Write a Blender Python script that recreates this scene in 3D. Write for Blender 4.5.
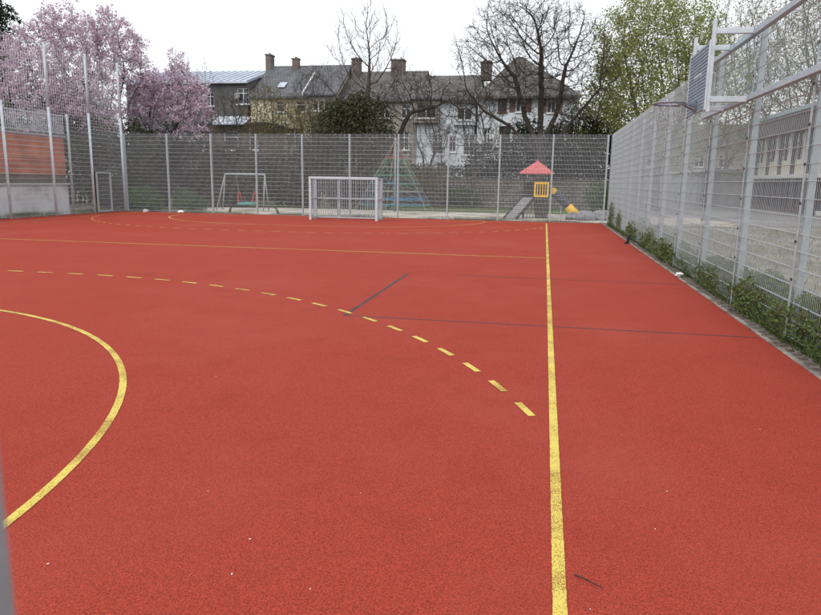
import bpy, math, random
import numpy as np
from mathutils import Matrix, Vector

for o in list(bpy.data.objects): bpy.data.objects.remove(o)
scene = bpy.context.scene
col = scene.collection
PI = math.pi
R = math.radians

# ------------------------------------------------------------------ camera
CAM_H = 1.8
F_PX, YAW, PITCH, ROLL = 678.87, 0.1897, 0.1838, 0.0156
fw = Vector((-math.sin(YAW)*math.cos(PITCH), math.cos(YAW)*math.cos(PITCH), -math.sin(PITCH)))
r0 = Vector((math.cos(YAW), math.sin(YAW), 0)); u0 = r0.cross(fw)
rv = r0*math.cos(ROLL)+u0*math.sin(ROLL); uv = -r0*math.sin(ROLL)+u0*math.cos(ROLL)
cam = bpy.data.cameras.new('camera'); camo = bpy.data.objects.new('camera', cam); col.objects.link(camo)
camo.matrix_world = Matrix(((rv.x,uv.x,-fw.x,0),(rv.y,uv.y,-fw.y,0),(rv.z,uv.z,-fw.z,CAM_H),(0,0,0,1)))
cam.sensor_fit = 'HORIZONTAL'; cam.sensor_width = 36; cam.lens = 36*F_PX/821
cam.clip_start = 0.02; cam.clip_end = 2000
cam.dof.use_dof = True; cam.dof.focus_distance = 6.5; cam.dof.aperture_fstop = 11.0
scene.camera = camo

# ------------------------------------------------------------------ sky, sun, exposure
SUN_EL, SUN_ROT = R(48), R(200)
w = bpy.data.worlds.new('World'); scene.world = w; w.use_nodes = True
nt = w.node_tree; nt.nodes.clear()
sky = nt.nodes.new('ShaderNodeTexSky'); sky.sky_type = 'NISHITA'; sky.sun_disc = False
sky.sun_elevation = SUN_EL; sky.sun_rotation = SUN_ROT; sky.dust_density = 4.0; sky.air_density = 1.0
cloud = nt.nodes.new('ShaderNodeMix'); cloud.data_type = 'RGBA'          # closed cloud cover veils the blue
cloud.inputs['Factor'].default_value = 0.9
cloud.inputs['B'].default_value = (9.3, 9.5, 9.8, 1)
bg = nt.nodes.new('ShaderNodeBackground'); bg.inputs['Strength'].default_value = 0.1
wo = nt.nodes.new('ShaderNodeOutputWorld')
nt.links.new(sky.outputs[0], cloud.inputs['A']); nt.links.new(cloud.outputs['Result'], bg.inputs['Color'])
nt.links.new(bg.outputs[0], wo.inputs[0])
sun = bpy.data.lights.new('sun', 'SUN'); sun.energy = 0.9; sun.angle = R(35); sun.color = (1, .96, .9)
suno = bpy.data.objects.new('sun', sun); col.objects.link(suno)
sd = Vector((math.sin(SUN_ROT)*math.cos(SUN_EL), math.cos(SUN_ROT)*math.cos(SUN_EL), math.sin(SUN_EL)))
suno.rotation_euler = sd.to_track_quat('Z', 'Y').to_euler()
scene.view_settings.view_transform = 'Standard'; scene.view_settings.look = 'None'
scene.view_settings.gamma = 1; scene.view_settings.use_curve_mapping = False
scene.view_settings.exposure = 0.48

# ------------------------------------------------------------------ helpers
def at(px, py, Y):
    """world point at depth Y seen at a photo pixel (used for measuring distances and heights)"""
    d = rv*(px-410.5) - uv*(py-307.5) + fw*F_PX
    t = Y/d.y
    return Vector((d.x*t, Y, CAM_H+d.z*t))

def link(o, parent=None):
    col.objects.link(o)
    if parent is not None: o.parent = parent
    return o
def tag(o, label=None, cat=None, group=None, kind=None):
    if label: o['label'] = label
    if cat: o['category'] = cat
    if group: o['group'] = group
    if kind: o['kind'] = kind
    return o
def empty(name, loc, label, cat, group=None, rz=0):
    o = bpy.data.objects.new(name, None); o.location = loc; o.rotation_euler.z = rz
    o.empty_display_size = .2
    link(o); return tag(o, label, cat, group)

class MB:
    def __init__(s): s.v=[]; s.f=[]
    def box(s, x0,x1,y0,y1,z0,z1):
        n=len(s.v)
        s.v += [(x0,y0,z0),(x1,y0,z0),(x1,y1,z0),(x0,y1,z0),(x0,y0,z1),(x1,y0,z1),(x1,y1,z1),(x0,y1,z1)]
        s.f += [tuple(n+i for i in q) for q in ((0,3,2,1),(4,5,6,7),(0,1,5,4),(1,2,6,5),(2,3,7,6),(3,0,4,7))]
        return s
    def bbox(s, x0,x1,y0,y1,z0,z1,b=.004):
        """box with chamfered edges"""
        n=len(s.v)
        xs=(x0,x1);ys=(y0,y1);zs=(z0,z1); idx={}
        for i in (0,1):
            for j in (0,1):
                for k in (0,1):
                    for ax in range(3):
                        p=[xs[i],ys[j],zs[k]]; sg=[1-2*i,1-2*j,1-2*k]
                        for a in range(3):
                            if a!=ax: p[a]+=sg[a]*b
                        idx[(i,j,k,ax)]=len(s.v); s.v.append(tuple(p))
        I=lambda i,j,k,a: idx[(i,j,k,a)]
        for i in (0,1): s.f.append((I(i,0,0,0),I(i,1,0,0),I(i,1,1,0),I(i,0,1,0))[::1 if i else -1])
        for j in (0,1): s.f.append((I(0,j,0,1),I(1,j,0,1),I(1,j,1,1),I(0,j,1,1))[::-1 if j else 1])
        for k in (0,1): s.f.append((I(0,0,k,2),I(1,0,k,2),I(1,1,k,2),I(0,1,k,2))[::1 if k else -1])
        for i in (0,1):
            for j in (0,1):
                s.f.append((I(i,j,0,0),I(i,j,0,1),I(i,j,1,1),I(i,j,1,0)))
                s.f.append((I(i,0,j,0),I(i,0,j,2),I(i,1,j,2),I(i,1,j,0)))
                s.f.append((I(0,i,j,1),I(0,i,j,2),I(1,i,j,2),I(1,i,j,1)))
        for i in (0,1):
            for j in (0,1):
                for k in (0,1): s.f.append((I(i,j,k,0),I(i,j,k,1),I(i,j,k,2)))
        return s
    def quad(s,a,b,c,d):
        n=len(s.v); s.v += [tuple(a),tuple(b),tuple(c),tuple(d)]; s.f.append((n,n+1,n+2,n+3)); return s
    def poly(s,pts):
        n=len(s.v); s.v += [tuple(p) for p in pts]; s.f.append(tuple(range(n,n+len(pts)))); return s
    def tube(s, pts, rad, n=6, cap=True, ph=0):
        """round tube along points; rad = number or list"""
        pts=[Vector(p) for p in pts]; m=len(pts)
        if not hasattr(rad,'__len__'): rad=[rad]*m
        base=len(s.v); up=None
        for i,p in enumerate(pts):
            t=(pts[min(i+1,m-1)]-pts[max(i-1,0)]).normalized()
            if up is None:
                a=Vector((0,0,1)) if abs(t.z)<.9 else Vector((1,0,0))
                up=t.cross(a).normalized()
            up=(up-t*up.dot(t)).normalized(); si=t.cross(up)
            for k in range(n):
                a=2*PI*k/n+ph; q=p+(up*math.cos(a)+si*math.sin(a))*rad[i]; s.v.append(tuple(q))
        for i in range(m-1):
            for k in range(n):
                a=base+i*n+k; b=base+i*n+(k+1)%n; s.f.append((a,b,b+n,a+n))
        if cap:
            s.f.append(tuple(base+k for k in range(n))[::-1]); s.f.append(tuple(base+(m-1)*n+k for k in range(n)))
        return s
    def prism(s, outline, d):
        """outline: 3-D points of a planar polygon, d: extrusion vector"""
        n=len(s.v); m=len(outline); d=Vector(d)
        s.v += [tuple(Vector(p)) for p in outline]+[tuple(Vector(p)+d) for p in outline]
        s.f.append(tuple(range(n,n+m))[::-1]); s.f.append(tuple(range(n+m,n+2*m)))
        for i in range(m):
            j=(i+1)%m; s.f.append((n+i,n+j,n+m+j,n+m+i))
        return s
    def mesh(s,name,mat,smooth=False):
        me=bpy.data.meshes.new(name); me.from_pydata(s.v,[],s.f); me.update()
        if mat: me.materials.append(mat)
        if smooth: me.shade_smooth()
        return me
    def build(s,name,mat,parent=None,smooth=False,loc=None):
        o=bpy.data.objects.new(name,s.mesh(name,mat,smooth))
        if loc is not None: o.location=loc
        return link(o,parent)
def inst(me,name,parent=None,loc=(0,0,0),rz=0):
    o=bpy.data.objects.new(name,me); o.location=loc; o.rotation_euler.z=rz
    return link(o,parent)

# ------------------------------------------------------------------ materials
def newmat(name):
    m=bpy.data.materials.new(name); m.use_nodes=True
    b=m.node_tree.nodes['Principled BSDF']; return m,m.node_tree,b
def pm(name,c1,c2=None,scale=4,rough=.7,metal=0,bump=0,bscale=None,detail=6,lo=.35,hi=.65,spec=.4,c3=None,s3=.6):
    m,t,b=newmat(name); b.inputs['Roughness'].default_value=rough; b.inputs['Metallic'].default_value=metal
    b.inputs['Specular IOR Level'].default_value=spec
    if c2 is None: b.inputs['Base Color'].default_value=(*c1,1)
    tc=t.nodes.new('ShaderNodeTexCoord')
    def noise(sc,dt=detail):
        n=t.nodes.new('ShaderNodeTexNoise'); n.inputs['Scale'].default_value=sc; n.inputs['Detail'].default_value=dt
        n.inputs['Roughness'].default_value=.62; t.links.new(tc.outputs['Object'],n.inputs['Vector']); return n
    out=None
    if c2 is not None:
        n=noise(scale); r=t.nodes.new('ShaderNodeValToRGB')
        r.color_ramp.elements[0].position=lo; r.color_ramp.elements[0].color=(*c1,1)
        r.color_ramp.elements[1].position=hi; r.color_ramp.elements[1].color=(*c2,1)
        t.links.new(n.outputs['Fac'],r.inputs['Fac']); out=r.outputs['Color']
        if c3 is not None:
            n3=noise(s3); r3=t.nodes.new('ShaderNodeValToRGB')
            r3.color_ramp.elements[0].position=.48; r3.color_ramp.elements[0].color=(0,0,0,1)
            r3.color_ramp.elements[1].position=.62; r3.color_ramp.elements[1].color=(1,1,1,1)
            t.links.new(n3.outputs['Fac'],r3.inputs['Fac'])
            mx=t.nodes.new('ShaderNodeMix'); mx.data_type='RGBA'; mx.inputs['B'].default_value=(*c3,1)
            t.links.new(r3.outputs['Color'],mx.inputs['Factor']); t.links.new(out,mx.inputs['A']); out=mx.outputs['Result']
        t.links.new(out,b.inputs['Base Color'])
    if bump:
        n=noise(bscale or scale*3); bp=t.nodes.new('ShaderNodeBump'); bp.inputs['Strength'].default_value=bump
        bp.inputs['Distance'].default_value=.02
        t.links.new(n.outputs['Fac'],bp.inputs['Height']); t.links.new(bp.outputs['Normal'],b.inputs['Normal'])
    return m
def leafmat(name,cols,trans=.25,rough=.6):
    """each leaf takes one of the given colours"""
    m,t,b=newmat(name)
    g=t.nodes.new('ShaderNodeNewGeometry'); r=t.nodes.new('ShaderNodeValToRGB'); cr=r.color_ramp
    while len(cr.elements)<len(cols): cr.elements.new(.5)
    for i,c in enumerate(cols):
        cr.elements[i].position=i/(len(cols)-1); cr.elements[i].color=(*c,1)
    t.links.new(g.outputs['Random Per Island'],r.inputs['Fac'])
    t.links.new(r.outputs['Color'],b.inputs['Base Color']); b.inputs['Roughness'].default_value=rough
    b.inputs['Specular IOR Level'].default_value=.25
    tr=t.nodes.new('ShaderNodeBsdfTranslucent'); t.links.new(r.outputs['Color'],tr.inputs['Color'])
    mx=t.nodes.new('ShaderNodeMixShader'); mx.inputs[0].default_value=trans
    t.links.new(b.outputs[0],mx.inputs[1]); t.links.new(tr.outputs[0],mx.inputs[2])
    t.links.new(mx.outputs[0],t.nodes['Material Output'].inputs['Surface'])
    return m
def granule_mat(name, base, dark, light, patch, edge=None):
    """rubber granule surface: millimetre grains + soft wear in large patches"""
    m,t,b=newmat(name); L=t.links; N=t.nodes
    tc=N.new('ShaderNodeTexCoord')
    def noise(sc,dt=3,ro=.6,w=None):
        n=N.new('ShaderNodeTexNoise'); n.inputs['Scale'].default_value=sc; n.inputs['Detail'].default_value=dt
        n.inputs['Roughness'].default_value=ro; L.new(tc.outputs['Object'],n.inputs['Vector']); return n
    def ramp(src,p0,p1,c0=(0,0,0),c1=(1,1,1)):
        r=N.new('ShaderNodeValToRGB'); r.color_ramp.elements[0].position=p0; r.color_ramp.elements[0].color=(*c0,1)
        r.color_ramp.elements[1].position=p1; r.color_ramp.elements[1].color=(*c1,1); L.new(src,r.inputs['Fac']); return r.outputs['Color']
    def mix(fac,a,bcol):
        x=N.new('ShaderNodeMix'); x.data_type='RGBA'
        for s,v in (('A',a),('B',bcol)):
            if isinstance(v,tuple): x.inputs[s].default_value=(*v,1)
            else: L.new(v,x.inputs[s])
        if isinstance(fac,float): x.inputs['Factor'].default_value=fac
        else: L.new(fac,x.inputs['Factor'])
        return x.outputs['Result']
    vo=N.new('ShaderNodeTexVoronoi'); vo.inputs['Scale'].default_value=185; L.new(tc.outputs['Object'],vo.inputs['Vector'])
    sep=N.new('ShaderNodeSeparateColor'); L.new(vo.outputs['Color'],sep.inputs[0])
    grain=ramp(sep.outputs[0],.0,1.0,dark,light)
    g2=ramp(noise(105,4,.8).outputs['Fac'],.36,.64,dark,light)
    c=mix(.5,grain,g2); c=mix(.88,base,c)
    # broad faded areas and damp darker areas (flat wear with its own shape)
    c=mix(ramp(noise(.33,6,.6).outputs['Fac'],.48,.74,(0,0,0),(.45,.45,.45)),c,patch)
    c=mix(ramp(noise(1.7,5,.65).outputs['Fac'],.5,.75,(0,0,0),(.3,.3,.3)),c,tuple(x*.72 for x in base))
    L.new(c,b.inputs['Base Color']); b.inputs['Roughness'].default_value=.85; b.inputs['Specular IOR Level'].default_value=.12
    bp=N.new('ShaderNodeBump'); bp.inputs['Strength'].default_value=.55; bp.inputs['Distance'].default_value=.004
    L.new(vo.outputs['Distance'],bp.inputs['Height']); L.new(bp.outputs['Normal'],b.inputs['Normal'])
    return m
def worn_paint(name, paint, under, amount, gs=150):
    """line paint sprayed on rubber granules: the hollows between grains stay bare"""
    m,t,b=newmat(name); L=t.links; N=t.nodes; tc=N.new('ShaderNodeTexCoord')
    n=N.new('ShaderNodeTexNoise'); n.inputs['Scale'].default_value=gs; n.inputs['Detail'].default_value=3; L.new(tc.outputs['Object'],n.inputs['Vector'])
    n2=N.new('ShaderNodeTexNoise'); n2.inputs['Scale'].default_value=3; n2.inputs['Detail'].default_value=5; L.new(tc.outputs['Object'],n2.inputs['Vector'])
    ad=N.new('ShaderNodeMath'); ad.operation='MULTIPLY_ADD'; ad.inputs[1].default_value=.6
    L.new(n2.outputs['Fac'],ad.inputs[0]); L.new(n.outputs['Fac'],ad.inputs[2])
    r=N.new('ShaderNodeValToRGB'); r.color_ramp.elements[0].position=amount; r.color_ramp.elements[0].color=(*under,1)
    r.color_ramp.elements[1].position=amount+.09; r.color_ramp.elements[1].color=(*paint,1)
    L.new(ad.outputs[0],r.inputs['Fac']); L.new(r.outputs['Color'],b.inputs['Base Color'])
    b.inputs['Roughness'].default_value=.7; b.inputs['Specular IOR Level'].default_value=.3
    bp=N.new('ShaderNodeBump'); bp.inputs['Strength'].default_value=.5; bp.inputs['Distance'].default_value=.004
    L.new(n.outputs['Fac'],bp.inputs['Height']); L.new(bp.outputs['Normal'],b.inputs['Normal'])
    return m
def brick_mat(name,c1,c2,mortar,scale,bw,bh,rot=None,rough=.85,ms=.02):
    m,t,b=newmat(name); L=t.links; N=t.nodes; tc=N.new('ShaderNodeTexCoord')
    mp=N.new('ShaderNodeMapping'); mp.inputs['Rotation'].default_value=rot or (0,0,0); L.new(tc.outputs['Object'],mp.inputs['Vector'])
    br=N.new('ShaderNodeTexBrick'); br.inputs['Color1'].default_value=(*c1,1); br.inputs['Color2'].default_value=(*c2,1)
    br.inputs['Mortar'].default_value=(*mortar,1); br.inputs['Scale'].default_value=scale; br.inputs['Mortar Size'].default_value=ms
    br.inputs['Brick Width'].default_value=bw; br.inputs['Row Height'].default_value=bh
    L.new(mp.outputs[0],br.inputs['Vector'])
    n=N.new('ShaderNodeTexNoise'); n.inputs['Scale'].default_value=1.3; n.inputs['Detail'].default_value=6; L.new(tc.outputs['Object'],n.inputs['Vector'])
    r=N.new('ShaderNodeValToRGB'); r.color_ramp.elements[0].position=.3; r.color_ramp.elements[0].color=(.55,.55,.55,1)
    r.color_ramp.elements[1].position=.7; r.color_ramp.elements[1].color=(1.1,1.1,1.1,1); L.new(n.outputs['Fac'],r.inputs['Fac'])
    mx=N.new('ShaderNodeMix'); mx.data_type='RGBA'; mx.blend_type='MULTIPLY'; mx.inputs['Factor'].default_value=1
    L.new(br.outputs['Color'],mx.inputs['A']); L.new(r.outputs['Color'],mx.inputs['B']); L.new(mx.outputs['Result'],b.inputs['Base Color'])
    bp=N.new('ShaderNodeBump'); bp.inputs['Strength'].default_value=.6; bp.inputs['Distance'].default_value=.01; bp.invert=True
    L.new(br.outputs['Fac'],bp.inputs['Height']); L.new(bp.outputs['Normal'],b.inputs['Normal'])
    b.inputs['Roughness'].default_value=rough; return m
def glass_mat(name,c):
    m,t,b=newmat(name); b.inputs['Base Color'].default_value=(*c,1); b.inputs['Roughness'].default_value=.08
    b.inputs['Specular IOR Level'].default_value=.6; return m

M={}
M['court']=granule_mat('red_rubber_granules',(.285,.032,.0185),(.085,.0095,.006),(.55,.084,.053),(.36,.082,.060))
M['yellow']=worn_paint('yellow_line_paint',(.66,.53,.11),(.30,.15,.03),.715)
M['yellow_far']=worn_paint('yellow_line_paint_thin',(.58,.40,.10),(.40,.17,.06),.68)
M['blue']=worn_paint('dark_blue_line_paint',(.035,.032,.038),(.16,.03,.028),.68)
M['galv']=pm('galvanised_steel',(.32,.375,.40),(.44,.495,.52),14,.6,.05,.05,60)
M['galv_dull']=pm('dull_galvanised_steel',(.24,.26,.28),(.36,.38,.40),9,.6,.08,.05,60)
M['wire']=pm('galvanised_wire',(.33,.37,.39),(.43,.47,.49),20,.5,.05)  # silhouette against the sky put into a darker wire colour
M['beam']=pm('bounce_tinted_galvanised_beam',(.33,.43,.48),(.43,.53,.58),8,.6,0)  # galvanised steel, tinted bluish to offset red light bounced off the court
M['wire_lit']=pm('lit_galvanised_wire',(.52,.57,.60),(.62,.67,.70),20,.5,.05)  # same wire, its light look against dark foliage put into the colour
M['net']=pm('grey_net_cord',(.62,.62,.66),(.72,.72,.76),9,.8)
M['clip']=pm('dark_fittings',(.05,.05,.055),None,rough=.5)
M['alu']=pm('brushed_aluminium',(.44,.50,.55),(.58,.64,.69),8,.5,.05)
M['board']=pm('blue_grey_slats',(.17,.245,.31),(.28,.36,.43),7,.6,.0)
M['rim']=pm('steel_rim',(.16,.18,.22),(.28,.30,.34),20,.5,.3)
M['kerb']=pm('pale_concrete',(.22,.195,.175),(.36,.33,.30),9,.9,0,.3,60,c3=(.15,.12,.10),s3=1.6)
M['paver']=pm('dark_clay_paver',(.075,.055,.048),(.15,.115,.098),5,.9,0,.35,70,c3=(.20,.175,.155),s3=1.7)
M['soil']=pm('soil_joint',(.045,.035,.025),(.09,.07,.05),12,.95,0,.5,40)
M['earth']=pm('rough_grass_earth',(.055,.06,.03),(.13,.115,.075),1.6,.95,0,.5,9,c3=(.21,.19,.15),s3=.35)
M['sand']=pm('pale_gravel_sand',(.40,.36,.30),(.56,.52,.45),3,.95,0,.3,40,c3=(.24,.21,.17),s3=.5)
M['lawn']=pm('lawn_green',(.035,.075,.018),(.085,.14,.035),2,.95,0,.5,30,c3=(.11,.11,.05),s3=.6)
M['yard']=pm('worn_lawn',(.12,.115,.08),(.21,.195,.16),2.2,.95,0,.5,18,c3=(.30,.285,.255),s3=.28)
M['asphalt']=pm('pale_asphalt',(.22,.215,.205),(.30,.295,.285),1.2,.9,0,.2,50,c3=(.16,.16,.16),s3=.3)
M['bark']=pm('grey_brown_bark',(.045,.036,.030),(.12,.10,.085),6,.95,0,.5,18)
M['bark_dark']=pm('dark_bark',(.028,.022,.020),(.07,.058,.05),6,.95,0,.5,18)
M['bark_olive']=pm('olive_bark',(.06,.055,.035),(.14,.125,.085),6,.95,0,.5,18)
M['blossom']=leafmat('pink_blossom',[(.29,.18,.25),(.57,.42,.54),(.69,.59,.68),(.44,.26,.36),(.79,.73,.78),(.61,.49,.60)],.35)
M['leaf_spring']=leafmat('fresh_spring_leaf',[(.18,.21,.055),(.31,.34,.10),(.24,.27,.08),(.38,.39,.16)],.42)
M['leaf_sparse']=leafmat('sparse_bud_leaf',[(.14,.16,.06),(.22,.23,.10),(.12,.13,.06)],.3)
M['leaf_dark']=leafmat('dark_evergreen_leaf',[(.010,.018,.008),(.022,.036,.015),(.035,.05,.022),(.016,.024,.012)],.1)
M['leaf_holly']=leafmat('olive_evergreen_leaf',[(.028,.034,.016),(.06,.066,.03),(.09,.088,.05),(.042,.044,.024)],.15)
M['leaf_ivy']=leafmat('ivy_leaf',[(.02,.028,.016),(.045,.056,.028),(.075,.075,.045)],.1)
M['leaf_green']=leafmat('bright_bush_leaf',[(.05,.10,.02),(.09,.16,.04),(.035,.07,.018)],.2)
M['leaf_gold']=leafmat('yellow_brown_bush_leaf',[(.16,.12,.03),(.26,.19,.05),(.11,.09,.035),(.2,.17,.07)],.25)
M['leaf_hedge']=leafmat('olive_brown_hedge_leaf',[(.095,.15,.04),(.16,.20,.065),(.07,.115,.03),(.18,.175,.08)],.2)
M['leaf_grass']=leafmat('grass_blade',[(.075,.11,.03),(.12,.16,.05),(.055,.08,.025),(.17,.165,.085)],.25)
M['brick']=brick_mat('orange_brick',(.50,.17,.085),(.42,.13,.07),(.36,.27,.21),1,.25,.08,(PI/2,0,PI/2))
M['brick_brown']=brick_mat('brown_brick',(.13,.06,.045),(.09,.045,.04),(.14,.12,.11),1,.25,.08,(PI/2,0,0))
M['stone']=brick_mat('grey_brown_stone',(.19,.17,.15),(.29,.265,.235),(.10,.09,.08),1,.5,.22,(PI/2,0,0),.95,.03)
M['plaster_white']=pm('stained_white_plaster',(.55,.56,.58),(.72,.73,.75),1.4,.9,0,.1,30,c3=(.40,.41,.41),s3=.7)
M['render_white']=pm('cool_white_render',(.62,.67,.72),(.76,.80,.83),.8,.9,c3=(.50,.54,.57),s3=.4)
M['render_cream']=pm('cream_render',(.48,.43,.31),(.62,.56,.42),.8,.9,c3=(.36,.32,.23),s3=.5)
M['render_grey']=pm('dark_grey_cladding',(.085,.085,.09),(.15,.15,.155),1.0,.85,c3=(.11,.10,.09),s3=.5)
M['render_brown']=pm('brown_grey_render',(.24,.215,.19),(.34,.31,.28),.9,.9)
M['slate']=brick_mat('slate_roof',(.10,.104,.118),(.16,.165,.18),(.055,.055,.06),1,.30,.32,(0,0,0),.6,.03)
M['slate_brown']=brick_mat('weathered_tile_roof',(.105,.098,.093),(.17,.158,.15),(.06,.055,.05),1,.30,.32,(0,0,0),.7,.03)
M['zinc']=pm('zinc_sheet_roof',(.38,.42,.50),(.55,.60,.68),1.5,.4,.4)
M['chimney']=brick_mat('chimney_brick',(.15,.11,.095),(.20,.15,.13),(.16,.14,.13),1,.25,.08,(PI/2,0,0))
M['frame_white']=pm('white_window_frame',(.70,.71,.73),(.8,.8,.81),3,.5)
M['shutter']=pm('brown_shutter',(.11,.065,.05),(.17,.10,.08),5,.6)
M['glass']=glass_mat('dark_window_glass',(.035,.04,.048))
M['curtain']=pm('pale_panel',(.62,.62,.58),(.74,.74,.70),2,.7)
M['cream_panel']=pm('cream_panel',(.62,.60,.46),(.72,.70,.56),2,.7)
M['fascia']=pm('brown_fascia',(.07,.05,.047),(.11,.08,.075),3,.6)
M['concrete']=pm('grey_concrete',(.27,.28,.29),(.38,.39,.40),.8,.9,0,.1,20,c3=(.22,.23,.24),s3=.3)
M['red_roof']=pm('red_play_roof',(.44,.075,.08),(.54,.13,.13),5,.6)
M['yellow_play']=pm('yellow_play_panel',(.75,.42,.02),(.82,.50,.04),5,.45)
M['black_play']=pm('black_plastic',(.012,.012,.016),(.03,.03,.035),5,.45)
M['wood_grey']=pm('weathered_plank',(.22,.21,.22),(.34,.33,.335),9,.9,0,.3,40)
M['wood_dark']=pm('dark_stained_timber',(.035,.03,.03),(.07,.06,.055),9,.85,0,.3,40)
M['rope_red']=pm('red_rope',(.50,.04,.04),(.40,.06,.05),10,.8)
M['rope_teal']=pm('teal_rope',(.03,.22,.24),(.06,.32,.32),10,.8)
M['rope_blue']=pm('blue_rope',(.05,.16,.30),(.08,.24,.40),10,.8)
M['rope_green']=pm('green_rope',(.04,.24,.12),(.08,.30,.16),10,.8)
M['rope_tan']=pm('tan_rope',(.30,.19,.13),(.38,.25,.18),10,.8)
M['teal_seat']=pm('teal_rubber_seat',(.06,.30,.30),(.12,.42,.40),10,.7)
M['boulder']=pm('grey_boulder',(.14,.14,.145),(.28,.28,.285),4,.95,0,.5,14)
M['litter']=pm('crumpled_white_paper',(.72,.72,.72),(.82,.82,.82),20,.8)
M['twig']=pm('dark_twig',(.022,.016,.016),(.05,.036,.032),30,.9)

# ------------------------------------------------------------------ ground, court, markings
FX, LX, FY, KX = 2.92, -21.9, 33.05, 2.67      # right fence, left fence, far fence, court edge
def sheet(name,x0,x1,y0,y1,z,m,nx=1,ny=1,jit=0,seed=0):
    rng=random.Random(seed); mb=MB()
    for j in range(ny+1):
        for i in range(nx+1):
            e=jit if (i in(0,nx) or j in(0,ny)) else 0
            mb.v.append((x0+(x1-x0)*i/nx+rng.uniform(-e,e), y0+(y1-y0)*j/ny+rng.uniform(-e,e), z))
    for j in range(ny):
        for i in range(nx):
            a=j*(nx+1)+i; mb.f.append((a,a+1,a+nx+2,a+nx+1))
    return tag(mb.build(name,m),kind='structure')
sheet('ground',-400,400,-200,800,-.06,M['earth'])
sheet('lawn',-30,9,40.5,56,-.03,M['lawn'],20,8,.5,3)
sheet('playground_sand',-21,9,33.16,42,-.022,M['sand'],26,6,.35,4)
sheet('worn_lawn',2.9,16.5,-6,36,-.03,M['yard'],10,20,.12,5)
sheet('schoolyard_asphalt',4.5,60,35,120,-.026,M['asphalt'],12,14,.4,6)

court=MB().box(LX-.05,KX,-8,FY-.08,-.10,0).build('sports_court',M['court']); tag(court,kind='structure')
Z=.004
def strip(pts,wd,name,m,z=Z):
    """painted line of width wd along 2-D points"""
    P=[]; rj=random.Random(len(pts)*7+int(pts[0][0]*10))
    for a,b in zip(pts[:-1],pts[1:]):
        a,b=Vector(a),Vector(b); d=(b-a).length; ns_=max(1,int(d/.03)) if min(a.length,b.length)<14 and d<40 else 1
        P += [a+(b-a)*i/ns_ for i in range(ns_)]
    P.append(Vector(pts[-1])); mb=MB(); n=len(P)
    for i,p in enumerate(P):
        t=(P[min(i+1,n-1)]-P[max(i-1,0)]).normalized(); s=Vector((-t.y,t.x))*(wd/2+rj.uniform(-.0014,.0012))
        mb.v += [(p.x+s.x,p.y+s.y,z),(p.x-s.x,p.y-s.y,z)]
    for i in range(n-1): mb.f.append((2*i,2*i+1,2*i+3,2*i+2))
    return mb.build(name,m,court)
SX, SXL, HY, G0, XR, XL = .154, -20.5, 16.87, 1.93, -8.67, -11.67
G1=2*HY-G0
LW=.062
strip([(SX,-8),(SX,G1)],LW,'sideline',M['yellow'])
strip([(SXL,-8),(SXL,G1)],LW,'sideline',M['yellow_far'])
strip([(SXL+.04,HY),(SX-.04,HY)],LW,'halfway_line',M['yellow_far'],Z)
def goal_curve(y0,sg,r,n=40):
    a=[(XR+r*math.cos(k*PI/2/n),y0+sg*r*math.sin(k*PI/2/n)) for k in range(n+1)]
    b=[(XL-r*math.cos(k*PI/2/n),y0+sg*r*math.sin(k*PI/2/n)) for k in range(n+1)][::-1]
    return a+b
strip(goal_curve(G0,1,6.05),LW-.002,'goal_area_line',M['yellow'])
strip(goal_curve(G1,-1,6.05),LW,'goal_area_line',M['yellow_far'])
strip([(SXL+.04,G1-.06),(SX-.04,G1-.06)],LW,'goal_line',M['yellow_far'])
def dashes(y0,sg,r,mm):
    per=.642; a0=R(21.6)
    total=r*(PI/2-a0); L3=XR-XL; full=2*total+L3; s=0
    def P(s):
        if s<total: a=a0+s/r; return (XR+r*math.cos(a),y0+sg*r*math.sin(a))
        if s<total+L3: return (XR-(s-total),y0+sg*r)
        a=PI/2+(s-total-L3)/r; return (XL+r*math.cos(a),y0+sg*r*math.sin(a))
    while s<full:
        q=[P(s-.165+.33*k/3) for k in range(4)]
        strip(q,LW,'line_dash',mm); s+=per
dashes(G0,1,9.25,M['yellow'])
dashes(G1,-1,9.25,M['yellow_far'])
# old basketball key in dark paint, under the hoop on the right
KZ=.002
strip([(-2.6,8.69),(2.62,8.69)],.035,'key_line',M['blue'],KZ)
strip([(-2.575,8.71),(-2.575,13.1)],.055,'key_line',M['blue'],KZ)
strip([(-1.7,13.15),(2.62,13.15)],.03,'key_line',M['blue'],KZ)

# ------------------------------------------------------------------ kerb and paver strip along the right fence
edge=MB().box(KX+.001,3.11,-8,FY+.05,-.3,-.02).build('paver_strip',M['soil']); tag(edge,kind='structure')
rng=random.Random(11)
kmes=[MB().bbox(-.03,.03,-.495,.495,-.2,.0,.007).mesh('kerb_stone',M['kerb']) for _ in range(1)]
y=-1.0
while y<FY:
    o=inst(kmes[0],'kerb_stone',edge,(KX+.036+rng.uniform(-.003,.003),y+.5,.012+rng.uniform(-.004,.006)),rng.uniform(-.004,.004)); y+=1.0
pme=[MB().bbox(-.048,.048,-.097,.097,-.06,.0,.006).mesh('paver',M['paver']) for _ in range(1)]
n=0
y=3.6
while n<295 and y<FY:
    for row in range(2):
        if rng.random()<.03 and y>6: continue
        inst(pme[0],'paver',edge,(KX+.125+row*.104,y+row*.1,rng.uniform(-.008,.006)),rng.uniform(-.03,.03)); n+=1
    y+=.202
far_kerb=MB().box(LX,KX+.45,FY-.078,FY-.018,-.2,.022).build('far_edging_kerb',M['kerb']); tag(far_kerb,kind='structure')
left_kerb=MB().box(LX-.12,LX-.055,-2,FY-.08,-.2,.03).build('left_edging_kerb',M['kerb']); tag(left_kerb,kind='structure')

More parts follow.
